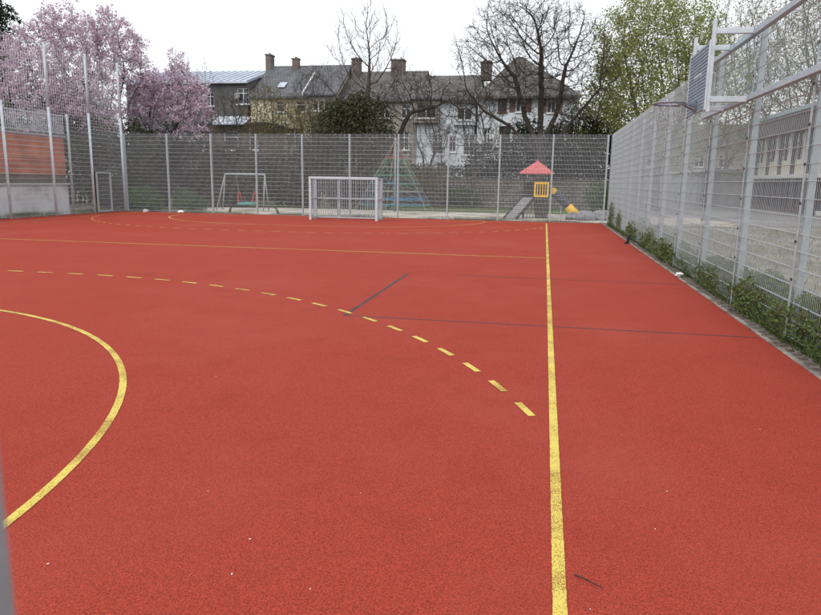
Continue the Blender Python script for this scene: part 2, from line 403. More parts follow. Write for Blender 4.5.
# ------------------------------------------------------------------ fences
def mesh_panel(wid,h,axis,nv=None,rv_=.0026,rh=.0042,step=.2,wm='wire'):
    """double-wire mat: pairs of horizontal rods with upright wires between"""
    mb=MB(); nv=nv or int(round(wid/.05))
    def wire(a,b,r,n=4):
        if axis=='y': a=(0,a[0],a[1]) if len(a)==2 else (a[2],a[0],a[1]); b=(0,b[0],b[1]) if len(b)==2 else (b[2],b[0],b[1])
        else: a=(a[0],0,a[1]) if len(a)==2 else (a[0],a[2],a[1]); b=(b[0],0,b[1]) if len(b)==2 else (b[0],b[2],b[1])
        mb.tube([a,b],r,n,False)
    for i in range(nv+1):
        x=wid*i/nv; wire((x,0),(x,h),rv_)
    k=0
    while k*step<=h-.005:
        for s in (-1,1): wire((0,.01+k*step,s*.011),(wid,.01+k*step,s*.011),rh)
        k+=1
    return mb.mesh('mesh_panel',M[wm])

# right-hand fence
SP=2.445
fr=empty('mesh_fence',(FX,8.6,0),'tall galvanised wire mesh fence along the right edge of the red court','fence')
pan_y=mesh_panel(SP-.03,1.99,'y')
post_me=MB().bbox(.025,.105,-.028,.028,-.3,4.03,.004).mesh('post',M['galv'])
strip_me=MB().box(-.028,-.018,-.02,.02,.02,4.02).mesh('cover_strip',M['galv'])
clip_me=MB().bbox(-.037,-.027,-.026,.026,-.016,.016,.003).mesh('clip',M['clip'])
for k in range(-4,11):
    yk=SP*k
    po=inst(post_me,'post',fr,(0,yk,0)); inst(strip_me,'cover_strip',po)
    if -2<=k<=5:
        for c in range(9): inst(clip_me,'clip',po,(0,0,.3+c*.44))
    if k<10:
        for lv in range(2): inst(pan_y,'mesh_panel',fr,(0,yk+.015,.06+lv*1.995))
# far fence
fa=empty('mesh_fence',(0,FY,0),'galvanised wire mesh fence across the far end of the court behind the goal','fence')
SPX=2.456
pan_x=mesh_panel(SPX-.03,1.99,'x',rv_=.0034,rh=.0038,wm='wire_lit')
post_x=MB().bbox(-.038,.038,.02,.08,-.3,4.03,.004).mesh('post',M['galv'])
strip_x=MB().box(-.03,.03,-.03,-.02,.02,4.02).mesh('cover_strip',M['galv'])
for k in range(11):
    xk=2.75-SPX*k
    po=inst(post_x,'post',fa,(xk,0,0)); inst(strip_x,'cover_strip',po)
    if k>0:
        for lv in range(2): inst(pan_x,'mesh_panel',fa,(xk+.015,0,.06+lv*1.995))
# left fence with tall ball-stop net
fl=empty('ball_stop_fence',(LX,24.95,0),'tall left fence of steel mesh with a ball stop net above','fence')
SPL=2.75; HT=7.55
pan_l=mesh_panel(SPL-.05,1.99,'y',rv_=.0027,rh=.0042,wm='wire_lit')
lp=MB(); lp.tube([(0,0,-.3),(0,0,4.8)],.058,10); lp.tube([(0,0,4.801),(0,0,HT)],.056,10)
lp=lp.mesh('post',M['alu'],True)
def net_mesh(wid,z0,z1,step):
    mb=MB(); rg=random.Random(4)
    nx=int(wid/step); nz=int((z1-z0)/step)
    g=[[(.02*math.sin(3*j/nz*PI)+rg.uniform(-.008,.008),wid*i/nx+(rg.uniform(-.01,.01) if 0<i<nx else 0),z0+(z1-z0)*j/nz-.05*math.sin(PI*i/nx)*(j/nz)+rg.uniform(-.01,.01)) for j in range(nz+1)] for i in range(nx+1)]
    for i in range(nx+1): mb.tube(g[i],.0055,3,False)
    for j in range(nz+1): mb.tube([g[i][j] for i in range(nx+1)],.0055,3,False)
    return mb.mesh('ball_net',M['net'])
net=net_mesh(SPL-.02,4.05,HT-.1,.14)
cap_me=MB().tube([(0,0,0),(0,0,.05)],[.052,.03],8).mesh('post_cap',M['clip'])
for k in range(-2,4):
    yk=SPL*k if k<3 else FY-24.95-.05
    po=inst(lp,'post',fl,(0,yk,0)); inst(cap_me,'post_cap',po,(0,0,HT))
    if k<3:
        o=None
        for lv in range(2):
            if k==2 and lv==0: continue
            o=inst(pan_l,'mesh_panel',fl,(0,yk+.025,.06+lv*1.995))
        inst(net,'ball_net',fl,(0,yk+.01,0))
        MB().tube([(0,yk,HT-.05),(0,yk+SPL*.5,HT-.13),(0,yk+SPL,HT-.05)],.012,5).build('top_cable',M['galv'],fl)
# gate in the last bay of the left fence
gy=SPL*2
ga=MB(); ga.bbox(-.03,.03,gy+.25,gy+.33,.02,2.02); ga.bbox(-.03,.03,gy+1.35,gy+1.43,.02,2.02); ga.bbox(-.029,.029,gy+.331,gy+1.349,1.95,2.02); ga.bbox(-.029,.029,gy+.331,gy+1.349,.05,.11)
gate=ga.build('gate',M['galv'],fl)
gp=MB()
for i in range(1,20): gp.tube([(0,gy+.331+i*.051,.11),(0,gy+.331+i*.051,1.95)],.005,4,False)
for i in range(1,9): gp.tube([(0,gy+.331,.1+i*.2),(0,gy+1.349,.1+i*.2)],.006,4,False)
gp.build('gate_mesh',M['wire'],gate)
gs=MB()
for i in range(1,22): gs.tube([(0,gy+1.43+i*.055,.06),(0,gy+1.43+i*.055,2.0)],.005,4,False)
for i in range(11): gs.tube([(0,gy+1.43,.06+i*.195),(0,gy+SPL-.05,.06+i*.195)],.006,4,False)
gs.build('mesh_panel',M['wire'],fl)
# post next to the photographer, at the near end of the court
np_=empty('gate_post',(-.180,.13,0),'galvanised gate post close by at the left edge of the picture','post')
MB().bbox(-.032,.032,-.03,.03,-.3,2.4,.004).build('post',M['galv_dull'],np_)
MB().bbox(-.036,.036,-.034,.034,2.4,2.42,.004).build('post_cap',M['clip'],np_)

# ------------------------------------------------------------------ basketball hoop on the right fence
bh=empty('basketball_hoop',(FX,11.55,0),'basketball hoop with slatted metal backboard mounted on the right fence','basketball hoop')
def hb(name,m,parent,*a,b=.004):
    return MB().bbox(*a,b).build(name,m,parent)
oy=11.55
hb('beam',M['beam'],bh,-.125,-.045,-6.4,2.35,3.02,3.10)
hb('beam',M['beam'],bh,-.125,-.045,-6.4,2.35,3.92,4.00)
BXL=-.67
for yy in (-.62,.66):
    hb('upright',M['alu'],bh,BXL,BXL+.05,yy-.03,yy+.03,2.86,4.14)
    for zz in (3.04,3.98):
        hb('arm',M['alu'],bh,BXL+.051,-.126,yy-.035,yy+.035,zz-.04,zz+.04)
bd=hb('backboard',M['alu'],bh,BXL-.030,BXL-.002,-.66,-.62,2.89,3.86)
hb('frame_edge',M['alu'],bd,BXL-.030,BXL-.002,.66,.70,2.89,3.86)
ns=19
for i in range(ns):
    z0=2.90+i*(.95/ns)
    hb('slat',M['board'],bd,BXL-.026,BXL-.004,-.619,.659,z0,z0+.95/ns-.012,b=.003)
hb('name_plate',M['alu'],bd,BXL-.0305,BXL-.0265,-.28,.25,3.44,3.475,b=.001)
rimx=BXL-.03-.16-.225
def ring(cx,cy,cz,r,n=28): return [(cx+r*math.cos(2*PI*i/n),cy+r*math.sin(2*PI*i/n),cz) for i in range(n+1)]
rm=MB().tube(ring(rimx,0,3.05,.228),.017,8,False).build('rim',M['rim'],bh,True)
rb=MB(); rb.bbox(rimx+.215,BXL-.031,-.05,.05,3.03,3.07); rb.bbox(BXL-.05,BXL-.0305,-.09,.09,2.93,3.10); rb.prism([(BXL-.05,-.05,2.95),(BXL-.05,-.05,3.03),(rimx+.2,-.05,3.03)],(0,.012,0)); rb.prism([(BXL-.05,.038,2.95),(BXL-.05,.038,3.03),(rimx+.2,.038,3.03)],(0,.012,0))
rb.build('rim_bracket',M['rim'],rm)
for s in (-1,1):
    MB().tube([(rimx,s*.24,3.05),(BXL-.04,s*.12,3.0)],.008,6).build('stay',M['rim'],rm)
nm=MB()
for i in range(12):
    a=2*PI*i/12
    for d in(1,-1):
        pts=[]
        for k in range(7):
            t=k/6; rr=.225*(1-.42*t); aa=a+d*t*PI/4; pts.append((rimx+rr*math.cos(aa),rr*math.sin(aa),3.04-.40*t))
        nm.tube(pts,.0035,3,False)
nm.build('chain_net',M['galv_dull'],rm)

# ------------------------------------------------------------------ mini goal
GXC,GYF=-8.95,30.0
go=empty('goal',(GXC,GYF,0),'aluminium mini football goal with barred back in front of the far fence','goal')
W2,GH,GD=1.56,1.95,.75
hb('goal_post',M['alu'],go,-W2-.05,-W2+.05,-.05,.05,0,GH)
hb('goal_post',M['alu'],go,W2-.05,W2+.05,-.05,.05,0,GH)
hb('crossbar',M['alu'],go,-W2+.051,W2-.051,-.05,.05,GH-.1,GH)
hb('back_rail',M['galv'],go,-W2+.08,W2-.08,GD-.03,GD+.03,GH-.12,GH-.06)
hb('back_rail',M['galv'],go,-W2+.08,W2-.08,GD-.029,GD+.029,.93,1.0)
hb('back_rail',M['galv'],go,-W2+.08,W2-.08,GD-.03,GD+.03,.06,.12)
for x in(-W2-.02,-.45,W2+.02): hb('back_post',M['galv'],go,x-.07,x+.07,GD+.031,GD+.09,0,GH-.04)
nb=26
bar=MB().tube([(0,GD,.12),(0,GD,GH-.12)],.014,6).mesh('bar',M['galv'])
for i in range(nb): inst(bar,'bar',go,(-W2+.16+(2*W2-.32)*i/(nb-1),0,0))
for s in(-1,1):
    x=s*W2
    hb('side_rail',M['galv'],go,x-.025,x+.025,.051,GD+.03,GH-.1,GH-.04)
    hb('side_rail',M['galv'],go,x-.025,x+.025,.051,GD+.03,.06,.12)
    hb('side_rail',M['galv'],go,x-.025,x+.025,.051,GD+.03,.93,1.0)
    for j in range(4): hb('side_bar',M['galv'],go,x-.012,x+.012,.13+j*.16,.155+j*.16,.121,GH-.101)

# ------------------------------------------------------------------ playground
# basket swing
sw=empty('basket_swing',(-17.1,37.5,0),'metal swing frame with red ropes and teal basket seat','swing')
SWW=1.22
MB().tube([(-SWW,0,2.06),(SWW,0,2.06)],.05,8).build('top_bar',M['galv'],sw,True)
for s in(-1,1):
    for d in(-1,1):
        MB().tube([(s*SWW,0,2.06),(s*(SWW+.42 if s<0 else SWW+.05),d*.4,0)],.04,8).build('leg',M['galv_dull'],sw,True)
seat=MB().tube(ring(.1,0,.38,.52,24),.055,8,False).build('basket_seat',M['teal_seat'],sw,True)
sn=MB()
for i in range(-4,5):
    x=i*.11; h=math.sqrt(max(0,.5**2-x*x)); sn.tube([(.1+x,-h,.37),(.1+x,0,.31),(.1+x,h,.37)],.012,4); sn.tube([(.1-h,x,.37),(.1,x,.31),(.1+h,x,.37)],.012,4)
sn.build('seat_net',M['rope_teal'],seat)
for s in(-1,1):
    for d in(-1,1):
        MB().tube([(.1+s*.42,d*.3,.42),(.1+s*.52,d*.1,1.05)],.03,6).build('rope',M['rope_red'],sw)
    MB().tube([(.1+s*.52,0,1.05),(.1+s*.62,0,2.0)],.012,5).build('chain',M['galv_dull'],sw)
# rope climbing pyramid
rp=empty('climbing_pyramid',(-8.95,41.0,0),'pyramid climbing net of coloured ropes round a steel mast','climbing net')
AP=4.25; PB=2.55
MB().tube([(0,0,-.1),(0,0,AP)],[.07,.055],8).build('mast',M['galv_dull'],rp,True)
MB().tube([(0,0,AP),(0,0,AP+.08)],[.09,.05],8).build('mast_cap',M['galv'],rp)
def hexp(k,z,tw=0): 
    r=PB*(1-z/AP); a=k*PI/3+PI/6+tw; return (r*math.cos(a),r*math.sin(a),z)
for k in range(6):
    MB().tube([hexp(k,.02),hexp(k,AP-.1)],.015,5).build('guy_rope',M['rope_tan'],rp)
lev=[(.35,'rope_green'),(.75,'rope_blue'),(1.2,'rope_tan'),(1.65,'rope_teal'),(2.15,'rope_green'),(2.65,'rope_tan'),(3.2,'rope_red')]
for z,c in lev:
    MB().tube([hexp(k,z) for k in range(7)],.016,5,False).build('ring_rope',M[c],rp)
for (z0,c),(z1,_) in zip(lev[:-1],lev[1:]):
    mb=MB()
    for k in range(6):
        a=Vector(hexp(k,z0)); b=Vector(hexp(k+1,z0)); mid=(Vector(hexp(k,z1))+Vector(hexp(k+1,z1)))/2
        mb.tube([a,mid],.013,4,False); mb.tube([b,mid],.013,4,False)
        q=(a+b)/2; mb.tube([q,(0,0,z0)],.013,4,False)
    mb.build('net_rope',M['rope_blue' if z0<1 else 'rope_teal' if z0<1.8 else 'rope_green'],rp)
# play tower
pt=empty('play_tower',(-.45,37.5,0),'small play tower with red pyramid roof, yellow railing, ramp and slide','play tower')
for sx in(-1,1):
    for sy in(-1,1): hb('post',M['wood_dark'],pt,sx*.62-.05,sx*.62+.05,sy*.55-.05,sy*.55+.05,-.05,2.36)
hb('platform',M['wood_dark'],pt,-.68,.68,-.62,.62,.98,1.08)
ro=MB(); e=.9; ap=(0,0,2.98); c4=[(-e,-e,2.34),(e,-e,2.34),(e,e,2.34),(-e,e,2.34)]
for i in range(4): ro.poly([c4[i],c4[(i+1)%4],ap])
for i in range(4):
    a,b=c4[i],c4[(i+1)%4]; ro.poly([(a[0],a[1],2.27),(b[0],b[1],2.27),b,a])
ro.poly([(c[0],c[1],2.27) for c in c4[::-1]])
rf=ro.build('roof',M['red_roof'],pt)
MB().tube([(0,0,2.95),(0,0,3.04)],[.07,.03],6).build('finial',M['red_roof'],rf)
rl=empty_rail=hb('railing',M['yellow_play'],pt,-.10,.66,-.70,-.64,1.08,1.18)
hb('rail_bar',M['yellow_play'],rl,-.10,.66,-.70,-.64,1.76,1.86)
for x in(-.10,.57): hb('rail_bar',M['yellow_play'],rl,x,x+.09,-.699,-.641,1.181,1.759)
for i in range(4): hb('rail_slat',M['yellow_play'],rl,.06+i*.13,.105+i*.13,-.69,-.65,1.181,1.759)
hb('back_panel',M['wood_dark'],pt,-.56,.56,.56,.60,1.081,1.85)
hb('under_panel',M['wood_dark'],pt,.0,.56,-.58,-.54,.0,.975)
for i in range(3): hb('under_post',M['wood_grey'],pt,-.45+i*.16,-.39+i*.16,-.57,-.53,0,.975)
ra=MB(); ra.prism([(-.66,-.64,1.06),(-.08,-.64,1.06),(-.92,-2.75,.03),(-1.50,-2.75,.03)],(0,.03,-.05)); ramp=ra.build('ramp',M['wood_grey'],pt)
for i in range(11):
    t=(i+.5)/11; x=-.66-.84*t; yv=-.64-2.11*t; z=1.06-1.03*t
    hb('tread',M['wood_grey'],ramp,x+.03,x+.55,yv-.025,yv+.025,z+.004,z+.035)
for dx in(-.04,.58):
    MB().prism([(-.66+dx,-.64,1.14),(-.66+dx,-.64,.96),(-1.50+dx,-2.80,-.08),(-1.50+dx,-2.80,.10)],(.04,0,0)).build('ramp_side',M['wood_dark'],ramp)
M['slide']=pm('dark_blue_plastic',(.035,.04,.06),(.06,.068,.095),5,.35)
sl=MB().tube([(.66,0,1.4),(1.0,-.02,1.3),(1.45,-.04,.85),(1.75,-.05,.55)],[.22,.22,.21,.21],12,True).build('slide',M['slide'],pt,True)
MB().tube([(.9,-.25,1.42),(.9,-.19,1.42)],[.17,.17],14).build('slide_disc',M['yellow_play'],sl)
MB().tube([(1.70,-.05,.61),(1.95,-.06,.36),(2.2,-.06,.2)],[.23,.225,.22],12).build('slide_end',M['yellow_play'],sl,True)
hb('slide_leg',M['galv_dull'],sl,1.32,1.38,-.03,.03,-.05,.85)
# small dark pegs in the sand and boulders in the corner
for (x,y,rz,lb) in ((-16.83,34.8,.2,'short dark peg in the sand left of the basket seat'),(-13.9,34.6,-.25,'short dark tilted peg in the sand right of the swing')):
    o=MB().tube([(0,0,-.05),(rz*.3,0,.14),(rz*.7,0,.30)],[.07,.06,.045],7).build('ground_peg',M['black_play'],None,True,(x,y,0)); tag(o,lb,'peg','pegs in the playground sand')
rg=random.Random(5)
def boulder(x,y,s,lb,seed):
    rg=random.Random(seed); mb=MB(); n,m=10,7
    for j in range(m+1):
        th=PI*j/m
        for i in range(n):
            a=2*PI*i/n; r=1+rg.uniform(-.16,.16)
            mb.v.append((s*1.25*r*math.sin(th)*math.cos(a),s*r*math.sin(th)*math.sin(a),s*.75*r*math.cos(th)+s*.35))
    for j in range(m):
        for i in range(n): a=j*n+i; b=j*n+(i+1)%n; mb.f.append((a,a+n,b+n,b))
    o=mb.build('boulder',M['boulder'],None,False,(x,y,0)); tag(o,lb,'boulder','boulders in the far right corner')
boulder(1.5,36.4,.32,'left grey boulder in the far corner below the yellow slide end',1)
boulder(2.15,35.9,.42,'middle grey boulder in the far corner by the fence',2)
boulder(2.85,36.3,.45,'right grey boulder in the far corner by the right fence',3)

# ------------------------------------------------------------------ buildings
def facade(mb,x0,x1,z0,z1,y,ops,depth=.18):
    """front wall sheet with real openings and reveals; ops = (x0,x1,z0,z1)"""
    xs=sorted({x0,x1,*[o[0] for o in ops],*[o[1] for o in ops]}); zs=sorted({z0,z1,*[o[2] for o in ops],*[o[3] for o in ops]})
    xs=[x for x in xs if x0<=x<=x1]; zs=[z for z in zs if z0<=z<=z1]
    for i in range(len(xs)-1):
        for j in range(len(zs)-1):
            cx,cz=(xs[i]+xs[i+1])/2,(zs[j]+zs[j+1])/2
            if any(o[0]<cx<o[1] and o[2]<cz<o[3] for o in ops): continue
            mb.quad((xs[i],y,zs[j]),(xs[i+1],y,zs[j]),(xs[i+1],y,zs[j+1]),(xs[i],y,zs[j+1]))
    for a,b,c,d in ops:
        mb.quad((a,y,c),(a,y,d),(a,y+depth,d),(a,y+depth,c)); mb.quad((b,y,c),(b,y+depth,c),(b,y+depth,d),(b,y,d))
        mb.quad((a,y,d),(b,y,d),(b,y+depth,d),(a,y+depth,d)); mb.quad((a,y,c),(a,y+depth,c),(b,y+depth,c),(b,y,c))
def window(parent,a,b,c,d,y,fm='frame_white',mull=1,trans=True,sill=True,surround=False,shutter=False):
    wf=.07; y0=y+.09; mb=MB()
    mb.box(a,a+wf,y0,y0+.07,c,d); mb.box(b-wf,b,y0,y0+.07,c,d); mb.box(a+wf,b-wf,y0+.001,y0+.069,c,c+wf); mb.box(a+wf,b-wf,y0+.001,y0+.069,d-wf,d)
    for i in range(mull):
        x=a+(b-a)*(i+1)/(mull+1); mb.box(x-.035,x+.035,y0+.003,y0+.066,c+wf,d-wf)
    if trans: z=c+(d-c)*.68; mb.box(a+wf,b-wf,y0+.005,y0+.064,z-.03,z+.03)
    wi=mb.build('window',M[fm],parent)
    MB().box(a+.01,b-.01,y0+.074,y0+.085,c+.01,d-.01).build('pane',M['glass'],wi)
    if sill: MB().box(a-.08,b+.08,y-.10,y+.088,c-.10,c-.002).build('sill',M[fm],wi)
    if surround:
        s=MB(); s.box(a-.16,a-.002,y-.04,y-.003,c-.1,d+.16); s.box(b+.002,b+.16,y-.04,y-.003,c-.1,d+.16); s.box(a-.002,b+.002,y-.04,y-.003,d+.002,d+.16); s.build('surround',M[fm],wi)
    if shutter:
        for q in(-1,1):
            xx=(a-.52,a-.03) if q<0 else (b+.03,b+.52)
            MB().box(*xx,y-.06,y-.01,c,d).build('shutter',M['shutter'],wi)
def gable_roof(x0,x1,y0,y1,ze,zr,over=.3,th=.18,hipl=0,hipr=0):
    ym=(y0+y1)/2; k=(zr-ze)/(ym-y0); f=y0-over; zf=ze-over*k; bk=y1+over
    a,b=x0-.15,x1+.15; mb=MB()
    A=[(a,f,zf),(b,f,zf),(b-hipr,ym,zr),(a+hipl,ym,zr)]; B=[(b,bk,zf),(a,bk,zf),(a+hipl,ym,zr),(b-hipr,ym,zr)]
    mb.poly(A); mb.poly(B)
    if hipl: mb.poly([(a,bk,zf),(a,f,zf),(a+hipl,ym,zr)])
    if hipr: mb.poly([(b,f,zf),(b,bk,zf),(b-hipr,ym,zr)])
    d=(0,0,-th)
    mb.poly([(p[0],p[1],p[2]-th) for p in A][::-1]); mb.poly([(p[0],p[1],p[2]-th) for p in B][::-1])
    mb.quad((a,f,zf-th),(b,f,zf-th),(b,f,zf),(a,f,zf)); mb.quad((b,bk,zf-th),(a,bk,zf-th),(a,bk,zf),(b,bk,zf))
    if not hipl:
        mb.poly([(a,f,zf-th),(a,f,zf),(a,ym,zr),(a,ym,zr-th)]); mb.poly([(a,ym,zr-th),(a,ym,zr),(a,bk,zf),(a,bk,zf-th)])
    if not hipr:
        mb.poly([(b,f,zf),(b,f,zf-th),(b,ym,zr-th),(b,ym,zr)]); mb.poly([(b,ym,zr),(b,ym,zr-th),(b,bk,zf-th),(b,bk,zf)])
    return mb
def walls(root,x0,x1,y0,y1,z1,ops,m,gable=None):
    mb=MB(); facade(mb,x0,x1,-.1,z1,y0,ops)
    mb.quad((x1,y0,-.1),(x1,y1,-.1),(x1,y1,z1),(x1,y0,z1)); mb.quad((x0,y1,-.1),(x0,y0,-.1),(x0,y0,z1),(x0,y1,z1)); mb.quad((x1,y1,-.1),(x0,y1,-.1),(x0,y1,z1),(x1,y1,z1))
    if gable:
        ym=(y0+y1)/2
        mb.poly([(x0,y0,z1),(x0,y1,z1),(x0,ym,gable)]); mb.poly([(x1,y0,z1),(x1,ym,gable),(x1,y1,z1)])
    return mb.build('wall',m,root)
def chimney(parent,x0,x1,y0,y1,z0,z1):
    c=MB().box(x0,x1,y0,y1,z0,z1).build('chimney',M['chimney'],parent)
    # the cap and pots belong to the chimney but stay on the same level below the roof
    mb=MB(); mb.box(x0-.06,x1+.06,y0-.06,y1+.06,z1+.001,z1+.12)
    k=max(1,int((x1-x0)/.45))
    for i in range(k):
        cx=x0+(x1-x0)*(i+.5)/k; mb.tube([(cx,(y0+y1)/2,z1+.121),(cx,(y0+y1)/2,z1+.27)],[.12,.10],8)
    mb.build('chimney_cap',M['chimney'],parent)
def pxrect(l,t,r,b,Y):
    p=at(l,(t+b)/2,Y); q=at(r,(t+b)/2,Y); u=at((l+r)/2,t,Y); d=at((l+r)/2,b,Y); return (p.x,q.x,d.z,u.z)

YH=60.0
# zinc roofed dark house on the left
x0,x1=-39,-26.9
hA=empty('house',(x0,YH,0),'dark grey house with pale zinc roof behind the pink tree','house','houses behind the playground')
opsA=[pxrect(237,88,249,104,YH),pxrect(206,92,214,106,YH),pxrect(180,92,189,106,YH)]
walls(hA,x0,x1,YH,YH+10,10.3,opsA,M['render_grey'],None)
for i,o in enumerate(opsA): window(hA,*o,YH,mull=1)
rz=MB(); f=YH-.4
rz.prism([(x0-.2,f,10.25),(x0-.2,YH+6,12.15),(x0-.2,YH+6,12.3),(x0-.2,f,10.42)],(x1-x0+.4,0,0)); rA=rz.build('roof',M['zinc'],hA)
MB().prism([(x0,YH+.02,10.301),(x0,YH+6,10.301),(x0,YH+6,12.14)],(x1-x0,0,0)).build('gable_wall',M['render_grey'],hA)
for i in range(20):
    x=x0-.1+(x1-x0+.2)*i/19
    MB().prism([(x,f,10.43),(x,YH+6,12.31),(x,YH+6,12.37),(x,f,10.49)],(.05,0,0)).build('seam',M['zinc'],rA)
MB().tube([(x1-.9,YH-.25,9.15),(x1-.9,YH-.32,9.15)],[.30,.22],14).build('satellite_dish',M['concrete'],hA)
# brick annex in front of it
YB=56.0
a0,a1=at(196,140,YB).x,at(267,140,YB).x
hB=empty('brick_annex',(a0,YB,0),'low brown brick annex with white framed windows and glass canopy strip','house','houses behind the playground')
opsB=[pxrect(224,131,238,150,YB),pxrect(249,131,258,150,YB),pxrect(203,131,212,150,YB)]
zt=at(230,124,YB).z
walls(hB,a0,a1,YB,YH-.05,zt,opsB,M['brick_brown'])
for o in opsB: window(hB,*o,YB,mull=0,surround=False)
MB().box(a0-.1,a1+.1,YB-.1,YH-.06,zt+.001,zt+.16).build('roof',M['render_grey'],hB)
cn=MB(); s0,s1=at(215,121,YB).x,at(247,121,YB).x
cn.prism([(s0,YB-.5,zt-.1),(s0,YB+.9,zt+.62),(s0,YB+.9,zt+.70),(s0,YB-.5,zt-.02)],(s1-s0,0,0)); cn=cn.build('canopy',M['zinc'],hB)
for i in range(6):
    x=s0+(s1-s0-.05)*i/5; MB().prism([(x,YB-.52,zt-.015),(x,YB+.9,zt+.705),(x,YB+.9,zt+.76),(x,YB-.52,zt+.04)],(.05,0,0)).build('glazing_bar',M['frame_white'],cn)
# cream house with slate roof
x0,x1=-26.6,-18.6
hC=empty('house',(x0,YH,0),'cream rendered house with dark slate roof and two chimneys','house','houses behind the playground')
zeC=9.3; zrC=12.55
opsC=[pxrect(296,101,305,112,YH),pxrect(276,101,284,112,YH),pxrect(286,128,303,147,YH),pxrect(310,122,320,142,YH),pxrect(272,124,279,142,YH)]
walls(hC,x0,x1,YH,YH+10,zeC,opsC,M['render_cream'],zrC-.1)
for o in opsC: window(hC,*o,YH,mull=1 if o[1]-o[0]>1.2 else 0)
rC=gable_roof(x0,x1,YH,YH+10,zeC,zrC).build('roof',M['slate'],hC)
chimney(rC,-26.9,-26.4,YH+4.4,YH+5.4,11.2,13.45); chimney(rC,-24.15,-23.55,YH+4.2,YH+4.8,11.3,13.0)
# dormer with a lean-to slate roof
d0,d1=at(308,110,YH-.6).x,at(334,110,YH-.6).x
dm=MB(); facade(dm,d0,d1,7.3,9.2,YH-.6,[(d0+.4,d1-.4,7.8,8.7)]); dm.quad((d0,YH-.05,7.3),(d0,YH-.6,7.3),(d0,YH-.6,9.2),(d0,YH-.05,9.2)); dm.quad((d1,YH-.6,7.3),(d1,YH-.05,7.3),(d1,YH-.05,9.2),(d1,YH-.6,9.2))
dm.quad((d0,YH-.6,7.3),(d0,YH-.05,7.3),(d1,YH-.05,7.3),(d1,YH-.6,7.3))
bay=dm.build('bay',M['render_brown'],hC)
window(hC,d0+.4,d1-.4,7.8,8.7,YH-.6,mull=2,trans=False)
MB().prism([(d0-.35,YH-.9,9.05),(d0-.35,YH+2.4,11.25),(d0-.35,YH+2.4,11.37),(d0-.35,YH-.9,9.2)],(d1-d0+.7,0,0)).build('bay_roof',M['slate'],hC)
MB().prism([(d0-.45,YH-.92,9.1),(d0-.45,YH+2.4,11.3),(d0-.45,YH+2.4,11.5),(d0-.45,YH-.92,9.3)],(.10,0,0)).build('flashing',M['frame_white'],hC)
for px in (280,):
    q=at(px,86,YH+1.6); MB().prism([(q.x,YH+.9,10.02),(q.x,YH+1.7,10.53),(q.x,YH+1.7,10.58),(q.x,YH+.9,10.07)],(.7,0,0)).build('roof_light',M['zinc'],rC)
# brown house in the middle, mostly behind trees
x0,x1=-18.4,-11.3
hD=empty('house',(x0,YH+.3,0),'brown grey house with long tiled roof and wide brick chimney behind bare tree','house','houses behind the playground')
Yd=YH+.3
opsD=[pxrect(l,t,r,b,Yd) for (l,t,r,b) in ((338,104,347,118),(358,104,367,118),(380,104,389,118),(401,104,411,118),(344,132,353,150),(372,132,381,150),(399,132,409,150))]
walls(hD,x0,x1,Yd,Yd+10,8.95,opsD,M['render_brown'],11.8)
for o in opsD: window(hD,*o,Yd,mull=1)
rD=gable_roof(x0,x1,Yd,Yd+10,8.95,11.95).build('roof',M['slate_brown'],hD)
chimney(rD,-14.55,-13.35,YH+4.3,YH+5.4,11.2,12.75); chimney(rD,-20.6+2.3,-17.6,YH+4.2,YH+5.3,11.0,12.9)
# white house
x0,x1=-11.2,-6.2
hE=empty('house',(x0,YH,0),'white rendered house with grey dormer between brown house and villa','house','houses behind the playground')
opsE=[pxrect(l,t,r,b,YH) for (l,t,r,b) in ((432,134,443,154),(463,134,475,155),(449,136,456,152),(436,162,446,176),(464,164,474,178))]
zeE=8.85
walls(hE,x0,x1,YH,YH+10,zeE,opsE,M['render_white'],11.4)
for o in opsE: window(hE,*o,YH,mull=1,surround=False)
rE=gable_roof(x0,x1,YH,YH+10,zeE,11.45).build('roof',M['slate_brown'],hE)
def dormer(root,l,t,r,b,Y,m,yb):
    a,bq,c,d=pxrect(l,t,r,b,Y); mb=MB(); k=.3; facade(mb,a-.3,bq+.3,c-.4,d+.35,Y,[(a,bq,c,d)],.12)
    mb.quad((a-.3,yb,c-.4),(a-.3,Y,c-.4),(a-.3,Y,d+.35),(a-.3,yb,d+.35)); mb.quad((bq+.3,Y,c-.4),(bq+.3,yb,c-.4),(bq+.3,yb,d+.35),(bq+.3,Y,d+.35))
    mb.build('dormer',m,root); window(root,a,bq,c,d,Y,mull=1,trans=False)
    MB().box(a-.5,bq+.5,Y-.3,yb,d+.352,d+.5).build('dormer_roof',M['slate'],root)
dormer(hE,457,108,472,120,YH-.35,M['render_white'],YH+3)
dormer(hE,416,104,436,118,YH-.45,M['render_brown'],YH+3)
# villa with hipped roof
YV=58.0
x0,x1=at(478,100,YV).x,at(579,100,YV).x
hF=empty('villa',(x0,YV,0),'pale villa with hipped dark roof and brown shuttered windows behind the large bare tree','house','houses behind the playground')
zeV=at(520,91,YV).z
opsF=[pxrect(l,t,r,b,YV) for (l,t,r,b) in ((498,94,507,112),(516,94,525,112),(547,95,556,113),(499,126,510,148),(520,128,530,148),(548,128,558,148),(484,128,490,146))]
walls(hF,x0,x1,YV,YV+9,zeV,opsF,M['render_white'])
for i,o in enumerate(opsF): window(hF,*o,YV,mull=1,shutter=(i in(1,2)),fm='frame_white' if i not in(0,3) else 'shutter')
rFv=gable_roof(x0,x1,YV,YV+9,zeV,at(513,57,YV+4.5).z,.55,.22,2.9,4.9).build('roof',M['slate_brown'],hF)
MB().box(x0-.25,x1+.25,YV-.28,YV-.005,zeV-.55,zeV-.30).build('cornice',M['frame_white'],hF)
q=at(487,70,YV+3); chimney(rFv,q.x-.5,q.x+.4,YV+2.6,YV+3.4,10.4,11.8)
